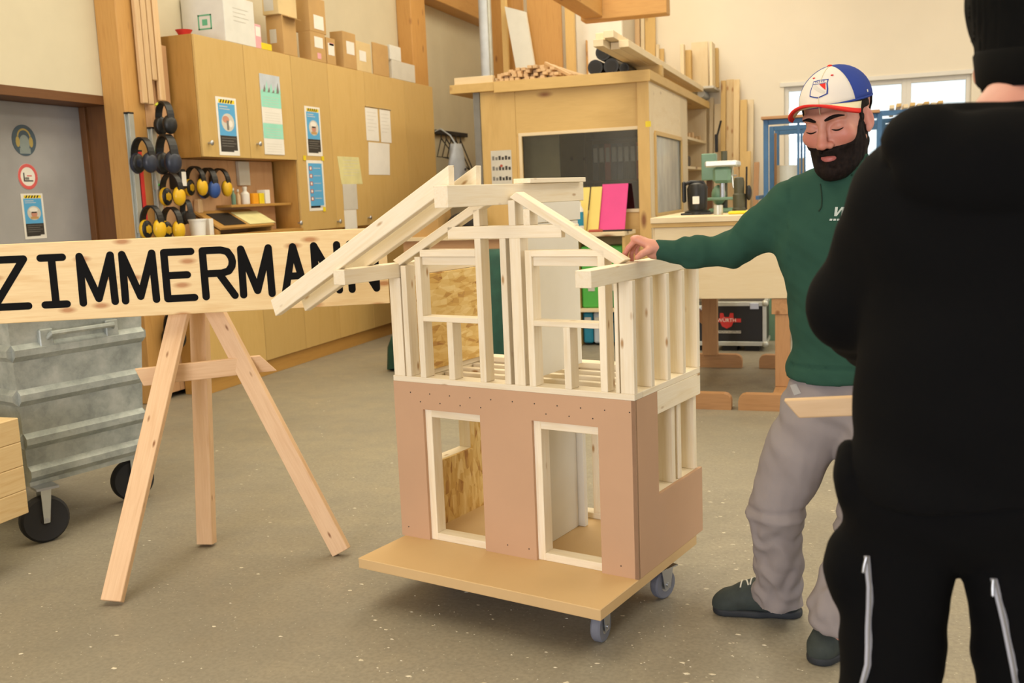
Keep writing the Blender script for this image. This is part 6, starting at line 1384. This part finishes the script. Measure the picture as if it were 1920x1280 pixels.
def folds_sw(vs):
    n = vnormals(vs, swf); d = np.zeros(len(vs))
    arm = vs[:, 0] < (shR.x + .0); t = (vs - np.array(shR)) @ np.array((wrR - shR).normalized())
    d += np.where(arm, .0026 * np.sin(t * 70 + vs[:, 2] * 60 + wob(vs, 4.0, 16, 2)) * np.exp(-((t - .28) / .2) ** 2), 0)
    tor = ~arm; d += np.where(tor, .005 * np.sin(vs[:, 0] * 26 + vs[:, 2] * 34 + wob(vs, 2.0, 9, 4)) * np.clip((vs[:, 2] - .86) * 4, 0.15, 1), 0) + wob(vs, .0025, 30, 6)
    d += np.where(tor & (vs[:, 2] < pe.z + .055), -.006 * np.exp(-((vs[:, 2] - pe.z - .05) / .006) ** 2), 0)
    return vs + n * d[:, None]
_v, swf = SW.mesh(); so_, swv, swf = SW.build('sweatshirt', M_['sweater'], root, 2, folds_sw)
# collar placket and chest print
from mathutils.bvhtree import BVHTree
swt = BVHTree.FromPolygons([Vector(v) for v in swv], [list(map(int, f)) for f in swf])
def on_shirt(px, py, out=.0008, tree=None):
    o = Vector(CC); d = Vector(ray(px, py)).normalized(); h = (tree or swt).ray_cast(o, d); return (h[0] - d * out) if h[0] else None
def print_on(name, poly, mat, par, out=.001, tree=None):
    """patch laid on the cloth through its outline"""
    bm = bmesh.new(); f = bm.faces.new([bm.verts.new((x, y, 0)) for x, y in poly]); bmesh.ops.triangulate(bm, faces=[f])
    for _ in range(2): bmesh.ops.subdivide_edges(bm, edges=[e for e in bm.edges if e.calc_length() > 5], cuts=1); bmesh.ops.triangulate(bm, faces=bm.faces[:])
    bm.verts.index_update(); P_ = [on_shirt(v.co.x, v.co.y, out, tree) for v in bm.verts]; fs = [[v.index for v in q.verts] for q in bm.faces]; bm.free()
    if any(p is None for p in P_): return None
    m = MB(); m.add(P_, fs); return m.build(name, mat, par, smooth=180)
M_['print_white'] = plain('print_white', '#b9c4bd', .8); M_['seam'] = plain('dark_seam', '#15301f', .9)
for (x0, y0, x1, y1, w_) in ((1566, 388, 1564, 405, 5), (1578, 388, 1565, 405, 4), (1579, 388, 1577, 405, 5), (1591, 388, 1578, 405, 4), (1601, 388, 1588, 406, 5), (1601, 388, 1603, 406, 5), (1592, 399, 1604, 399, 0)):
    print_on('chest_print', [(x0, y0), (x0 + w_, y0), (x1 + w_, y1), (x1, y1)] if w_ else [(x0, y0), (x1, y0), (x1, y0 + 3), (x0, y0 + 3)], M_['print_white'], so_)
for k in range(7): print_on('chest_print', [(1556 + 7 * k, 410), (1561 + 7 * k, 410), (1560 + 7 * k, 413.5), (1555 + 7 * k, 413.5)], M_['print_white'], so_)
pk = [on_shirt(px, py, .0012) for px, py in ((1538, 345), (1540, 360), (1541, 375), (1540, 388), (1535, 396))]
if all(pk): tube_part('placket_seam', pk, .002, M_['seam'], so_)
# ---- trousers
TR = Field(*grid_for((-.46, 2.70, .06), (.22, 3.24, 1.06), .0075))
TR.cone(pe + V(-.05, 0, .0), pe + V(.05, 0, .0), .098, .098, .03, ((0, 1, 0), .9)); TR.cone(pe + V(-.05, 0, -.08), pe + V(.05, 0, -.08), .118, .118, .04, ((0, 1, 0), .95))
TR.limb([hpR, hpR * .5 + knR * .5 + V(-.005, 0, 0), knR, knR * .45 + anR * .55, anR + V(-.006, 0, .02), anR + V(.0, 0, -.045)], [.103, .092, .077, .066, .068, .062], .03)
TR.limb([hpL, hpL * .5 + knL * .5, knL, knL * .45 + anL * .55, anL + V(0, 0, .02), anL + V(0, 0, -.02)], [.105, .093, .078, .066, .066, .060], .03)
TR.cutbox(anR + V(0, 0, -.045), V(-.75, -.1, -1), anR - V(.15, .15, .2), anR + V(.15, .15, .05)); TR.cutbox(anL + V(0, 0, -.04), V(0, -.15, -1), anL - V(.15, .15, .2), anL + V(.15, .15, .05)); TR.cut(pe + V(0, 0, .035), V(0, 0, 1))
def folds_tr(vs):
    n = vnormals(vs, trf); z = vs[:, 2]; lowR = np.clip((knR.z + .02 - z) / .1, 0, 1)
    d = .0055 * lowR * np.sin(z * 62 + vs[:, 0] * 45 + wob(vs, 4.5, 16, 3)) * np.clip((z - .06) / .05, 0, 1) + .004 * lowR * np.sin(z * 40 - vs[:, 0] * 60 + wob(vs, 3., 20, 15))
    d += .004 * (1 - lowR) * np.sin(z * 40 + vs[:, 0] * 46 + wob(vs, 2.2, 10, 8)) + .006 * np.exp(-((z - knR.z + .015) / .010) ** 2) - .006 * np.exp(-((z - knR.z - .012) / .008) ** 2) * (vs[:, 1] < knR.y + .02)
    d += wob(vs, .003, 24, 12)
    return vs + n * d[:, None]
_v, trf = TR.mesh(); to_, trv, trf = TR.build('trousers', M_['trousers'], root, 2, folds_tr)
trt = BVHTree.FromPolygons([Vector(v) for v in trv], [list(map(int, f)) for f in trf])
M_['reflect'] = plain('reflective_strip', '#d8d8e6', .3); M_['greytab'] = plain('grey_tab', '#a9a7a6', .8)
print_on('reflective_strip', [(1410, 1103), (1414, 1102), (1421, 1133), (1417, 1134)], M_['reflect'], to_, .0015, trt); print_on('pocket_tab', [(1481, 722), (1493, 719), (1502, 737), (1489, 741)], M_['greytab'], to_, .0015, trt)
print_on('belt_loop', [(1487, 688), (1493, 690), (1491, 703), (1486, 702)], M_['seam'], to_, .002, trt)
# ---- shoes
def shoe(heel, toe, par, z=.0):
    heel, toe = Vector(heel), Vector(toe); heel.z = toe.z = 0; d = (toe - heel); d.z = 0; L = d.length; d.normalize(); sdir = V(-d.y, d.x, 0); lo, hi = [min(heel[i], toe[i]) - .09 for i in (0, 1)], [max(heel[i], toe[i]) + .09 for i in (0, 1)]
    S_ = Field(axis_pts(lo[0], hi[0], .005, []), axis_pts(lo[1], hi[1], .005, []), axis_pts(-.02, .17, .005, [])); P_ = lambda a, b, c: heel + d * (a * L) + sdir * b + V(0, 0, c)
    S_.cone(P_(.14, 0, .045), P_(.40, 0, .055), .040, .042, .03).cone(P_(.40, 0, .055), P_(.82, .004, .038), .042, .040, .03).cone(P_(.82, .0, .036), P_(.90, .004, .030), .040, .034, .02).cone(P_(.16, 0, .06), P_(.20, 0, .115), .038, .040, .03).cone(P_(.26, 0, .10), P_(.62, 0, .070), .036, .034, .03); S_.cut((0, 0, .018), (0, 0, -1)); S_.cut((0, 0, .125), (0, 0, 1))
    so = S_.build('shoe', M_['shoe'], par, 1)[0]
    S2 = Field(axis_pts(lo[0], hi[0], .005, []), axis_pts(lo[1], hi[1], .005, []), axis_pts(-.02, .06, .004, [])); S2.cone(P_(.12, 0, .012), P_(.5, -.002, .012), .043, .043, .02).cone(P_(.5, 0, .012), P_(.86, .004, .014), .044, .042, .02); S2.cut((0, 0, .001), (0, 0, -1)); S2.cut((0, 0, .024), (0, 0, 1)); S2.build('sole', M_['sole'], so, 0)
    def top(a, b):
        zs = np.linspace(.16, .01, 90); q = np.array([P_(a, b, z_) for z_ in zs]); i = np.where(S_.val(q) < 0)[0]; return P_(a, b, zs[i[0]] + .001 if len(i) else .05)
    for k in range(6):
        a = .38 + .058 * k; tube_part('lace', [top(a + .018 * (s_ if k % 2 else -s_), s_ * .024) for s_ in np.linspace(-1, 1, 9)], .0026, M_['greywhite'], so)
    return so
shoe(on_z(0, 1497, 1160) + V(.0, .03, 0), on_z(0, 1338, 1150) + V(0, .02, 0), root); shoe(anL + V(.03, .09, 0), on_z(0, 1530, 1240) + V(0, -.005, 0), root)

# ================================================================= man in black
rb = thing('person', (.17, 1.5, 0), 'person in black hoodie, beanie and black work trousers seen from behind, holding a plank', 'person')
BY = 1.5
def q_(px, py, y=BY): return on_y(y, px, py)
BY = 1.55; hcb = q_(1958, 70, 1.57); nkb = q_(1905, 238); chb = q_(1850, 430); wab = q_(1832, 720); peb = q_(1806, 900)
sLb, eLb, wLb = q_(1735, 362), q_(1602, 570, 1.58), V(.02, 1.86, 1.055); sRb = V(2 * nkb.x - sLb.x - .03, 1.54, sLb.z); eRb, wRb = sRb + V(.07, .05, -.25), V(.34, 1.82, 1.03)
hLb, kLb, aLb = q_(1690, 960), q_(1652, 1470), q_(1660, 1470) + V(0, -.02, -.38); hRb, kRb, aRb = q_(1905, 960), q_(1950, 1470), q_(1960, 1470) + V(0, .03, -.38)
HM2 = head_frame(hcb, math.radians(165), math.radians(12), 0, 1.06)
FB = Field(axis_pts(-.15, .62, .014, [(hcb.x - .12, hcb.x + .12, .005), (wLb.x - .08, wLb.x + .1, .005)]), axis_pts(1.30, 2.02, .014, [(hcb.y - .14, hcb.y + .14, .006), (1.80, 2.0, .005)]), axis_pts(.02, 1.80, .014, [(1.44, 1.76, .006), (.98, 1.12, .005)]))
FB.limb([nkb, HM2 @ V(0, -.03, -.05)], [.062, .058], .03); FB.cone(chb + V(-.06, 0, .03), chb + V(.06, 0, .03), .085, .085, .04, ((0, 1, 0), .8)); FB.limb([chb, wab, peb], [.10, .10, .095], .04, ((0, 1, 0), .75)); FB.limb([nkb + V(0, 0, -.07), sLb + V(.02, 0, -.02)], [.045, .035], .03); FB.limb([nkb + V(0, 0, -.07), sRb + V(-.02, 0, -.02)], [.045, .035], .03)
FB.limb([sLb + V(.02, 0, -.03), eLb, wLb], [.036, .036, .027], .02); FB.limb([sRb + V(-.02, 0, -.03), eRb, wRb], [.036, .036, .027], .02); FB.limb([hLb, kLb, aLb], [.062, .05, .035], .02); FB.limb([hRb, kRb, aRb], [.062, .05, .035], .02); FB.limb([aLb + V(0, 0, -.04), aLb + V(-.01, .14, -.055)], [.03, .025], .02); FB.limb([aRb + V(0, 0, -.04), aRb + V(.01, .14, -.055)], [.03, .025], .02)
build_head(FB, HM2, False)
cl = [(1.0, 1.1, .6)] * 4
build_hand(FB, wLb, V(.1, 1, -.1), V(-1, .1, .1), V(0, 0, 1), .95, cl, (.06, .02, -.02, -.06), [(.045, .04, -.02), (.065, .03, -.045), (.08, .012, -.055)])
build_hand(FB, wRb, V(-.2, 1, -.05), V(1, .1, .1), V(0, 0, 1), .95, [(.4, .5, .3)] * 4, (.08, .02, -.03, -.08), [(.05, .045, -.01), (.075, .05, -.02), (.095, .045, -.03)])
FB.build('body', M_['skin'], rb, 1, None, lambda vs: np.tile(SK, (len(vs), 1)))
# beanie
BN = Field(*grid_for((hcb.x - .15, hcb.y - .17, hcb.z - .14), (hcb.x + .15, hcb.y + .17, hcb.z + .20), .006)); hb_ = HeadField(BN, HM2); hb_.ell((0, -.014, .058), (.090, .112, .112), .01); hb_.cone((0, -.024, -.05), (0, -.014, .05), .084, .091, .01, flat=((0, 1, 0), 1.2)); BN.cut(HM2 @ V(0, 0, -.072), HM2.to_3x3() @ V(0, .35, -1))
def knit(vs):
    n = vnormals(vs, bnf); l = vs - np.array(hcb); a = np.arctan2(l[:, 0], l[:, 1]); return vs + n * (.0012 * np.sin(a * 90) + .003 * np.exp(-((l[:, 2] - .035) / .006) ** 2) * 0)[:, None]
_v, bnf = BN.mesh(); BN.build('beanie', M_['knit'], rb, 1, knit)
m = MB(); ringp = []
for z_, r_ in ((-.068, .93), (-.062, .965), (-.026, .985), (-.020, .95)): ringp.append([HM2 @ V(.091 * r_ * math.cos(t), -.020 + .110 * r_ * math.sin(t), z_ + .03 * math.sin(t)) for t in np.linspace(0, 6.2832, 49)[:-1]])
m.add([p for r_ in ringp for p in r_], [(j * 48 + i, j * 48 + (i + 1) % 48, (j + 1) * 48 + (i + 1) % 48, (j + 1) * 48 + i) for j in range(3) for i in range(48)]); m.build('beanie_cuff', M_['knit'], rb, smooth=180)
# hoodie with its hood lying on the back
HD = Field(*grid_for((-.16, 1.26, .82), (.62, 1.98, 1.52), .008))
HD.cone(chb + V(-.08, 0, .03), chb + V(.08, 0, .03), .105, .105, .04, ((0, 1, 0), .95)); HD.limb([chb, wab, peb + V(0, 0, .04)], [.150, .150, .145], .04, ((0, 1, 0), .85)); HD.limb([nkb + V(0, 0, -.06), sLb], [.058, .054], .02); HD.limb([nkb + V(0, 0, -.05), sRb], [.062, .06], .03)
HD.limb([sLb, sLb * .5 + eLb * .5, eLb, eLb * .5 + wLb * .5, wLb], [.064, .072, .060, .05, .036], .03); HD.limb([sRb, eRb, wRb], [.066, .060, .036], .03); HD.limb([peb + V(-.045, 0, .01), peb + V(.045, 0, .01)], [.112, .112], .03)
hdc = nkb + V(-.036, -.07, -.03)
HD.ell(hdc + V(.005, -.022, -.02), (.125, .062, .075), .004); HD.ell(hdc + V(-.078, .0, .018), (.058, .062, .046), .01); HD.ell(hdc + V(.12, .0, .022), (.062, .062, .05), .01); HD.cone(nkb + V(-.11, -.05, .0), nkb + V(.12, -.05, .008), .03, .03, .01)
HD.cone(nkb + V(-.085, -.03, .0), nkb + V(.085, -.03, .0), .034, .034, .02); HD.cone(nkb + V(-.09, .03, .0), nkb + V(-.05, .09, -.03), .04, .035, .03); HD.cone(nkb + V(.09, .03, .0), nkb + V(.05, .09, -.03), .04, .035, .03)
HD.cone(nkb + V(0, .02, -.02), nkb + V(0, .02, .15), .068, .072, .012, None, 's'); HD.cut(peb + V(0, 0, -.015), V(.05, 0, -1))
for W_, E_ in ((wLb, eLb), (wRb, eRb)): dd = (W_ - E_).normalized(); HD.cutbox(W_ - dd * .002, dd, W_ - V(.08, .08, .08), W_ + V(.08, .08, .08))
def folds_hd(vs):
    n = vnormals(vs, hdf); d = wob(vs, .006, 12, 21) + .004 * np.sin(vs[:, 2] * 55 + vs[:, 0] * 18 + wob(vs, 2, 8, 5)) * np.clip((1.2 - vs[:, 2]) * 4, 0.2, 1); return vs + n * d[:, None]
_v, hdf = HD.mesh(); HD.build('hoodie', M_['hoodie'], rb, 2, folds_hd)
BP = Field(*grid_for((-.12, 1.30, .05), (.52, 1.82, 1.0), .008))
BP.cone(peb + V(-.055, 0, -.02), peb + V(.055, 0, -.02), .108, .108, .04, ((0, 1, 0), .95)); BP.limb([hLb, hLb * .5 + kLb * .5, kLb, kLb * .5 + aLb * .5, aLb], [.082, .074, .072, .076, .074], .012); BP.limb([hRb, hRb * .5 + kRb * .5, kRb, kRb * .5 + aRb * .5, aRb], [.082, .074, .072, .076, .074], .012)
BP.ell(q_(1592, 890), (.022, .06, .05), .01); BP.ell(q_(1585, 1060), (.03, .06, .06), .02); BP.cut((0, 0, .06), (0, 0, -1)); BP.cut(peb + V(0, 0, .05), (0, 0, 1))
def folds_bp(vs): n = vnormals(vs, bpf); return vs + n * (wob(vs, .005, 16, 31) + .004 * np.sin(vs[:, 2] * 60 + wob(vs, 2, 10, 2)) * (vs[:, 2] < .5))[:, None]
_v, bpf = BP.mesh(); bp_, bpv, bpf = BP.build('trousers', M_['blackpants'], rb, 2, folds_bp)
bpt = BVHTree.FromPolygons([Vector(v) for v in bpv], [list(map(int, f)) for f in bpf])
def zipper(path, w):
    P_ = [on_shirt(px, py, .002, bpt) for px, py in path]
    if any(p is None for p in P_): return
    right = V(CR[0, 0], CR[1, 0], CR[2, 0]); m = MB(); m.add([p + right * s_ * w / 2 for p in P_ for s_ in (-1, 1)], [(2 * i, 2 * i + 1, 2 * i + 3, 2 * i + 2) for i in range(len(P_) - 1)])
    z = m.build('zip_tape', M_['zip'], bp_, smooth=180); md = z.modifiers.new('thickness', 'SOLIDIFY'); md.thickness = .002; md.offset = 0
    tube_part('zip_teeth', [p - V(0, .002, 0) for p in P_], .0012, M_['textgrey'], z); a, b = P_[0], P_[1]; d = (b - a).normalized(); tube_part('zip_pull', [a + right * -.002 - V(0, .004, 0), a + d * .012 - V(0, .006, 0) - right * .006, a + d * .022 - V(0, .006, 0) - right * .008], .0022, M_['steel'], z)
zipper([(1627, 1042), (1629, 1070), (1632, 1100), (1631, 1140), (1629, 1180), (1629, 1215), (1628, 1245), (1622, 1268), (1616, 1290)], .0105); zipper([(1864, 1084), (1871, 1112), (1878, 1140), (1886, 1175), (1894, 1215), (1902, 1255), (1908, 1290)], .0105)
shoe(aLb + V(.0, -.06, 0), aLb + V(-.02, .22, 0), rb); shoe(aRb + V(.0, -.06, 0), aRb + V(.03, .22, 0), rb)
# plank in his hand
pa, pb_ = on_y(1.93, 1484, 765), on_y(1.93, 1600, 760); pd_ = (pb_ - pa).normalized()
tag(beam('held_plank', pa, pa + pd_ * .42, .02, .036, M_['tan'], None, cut0=-.013), 'short pale plank held by the person in black', 'plank')
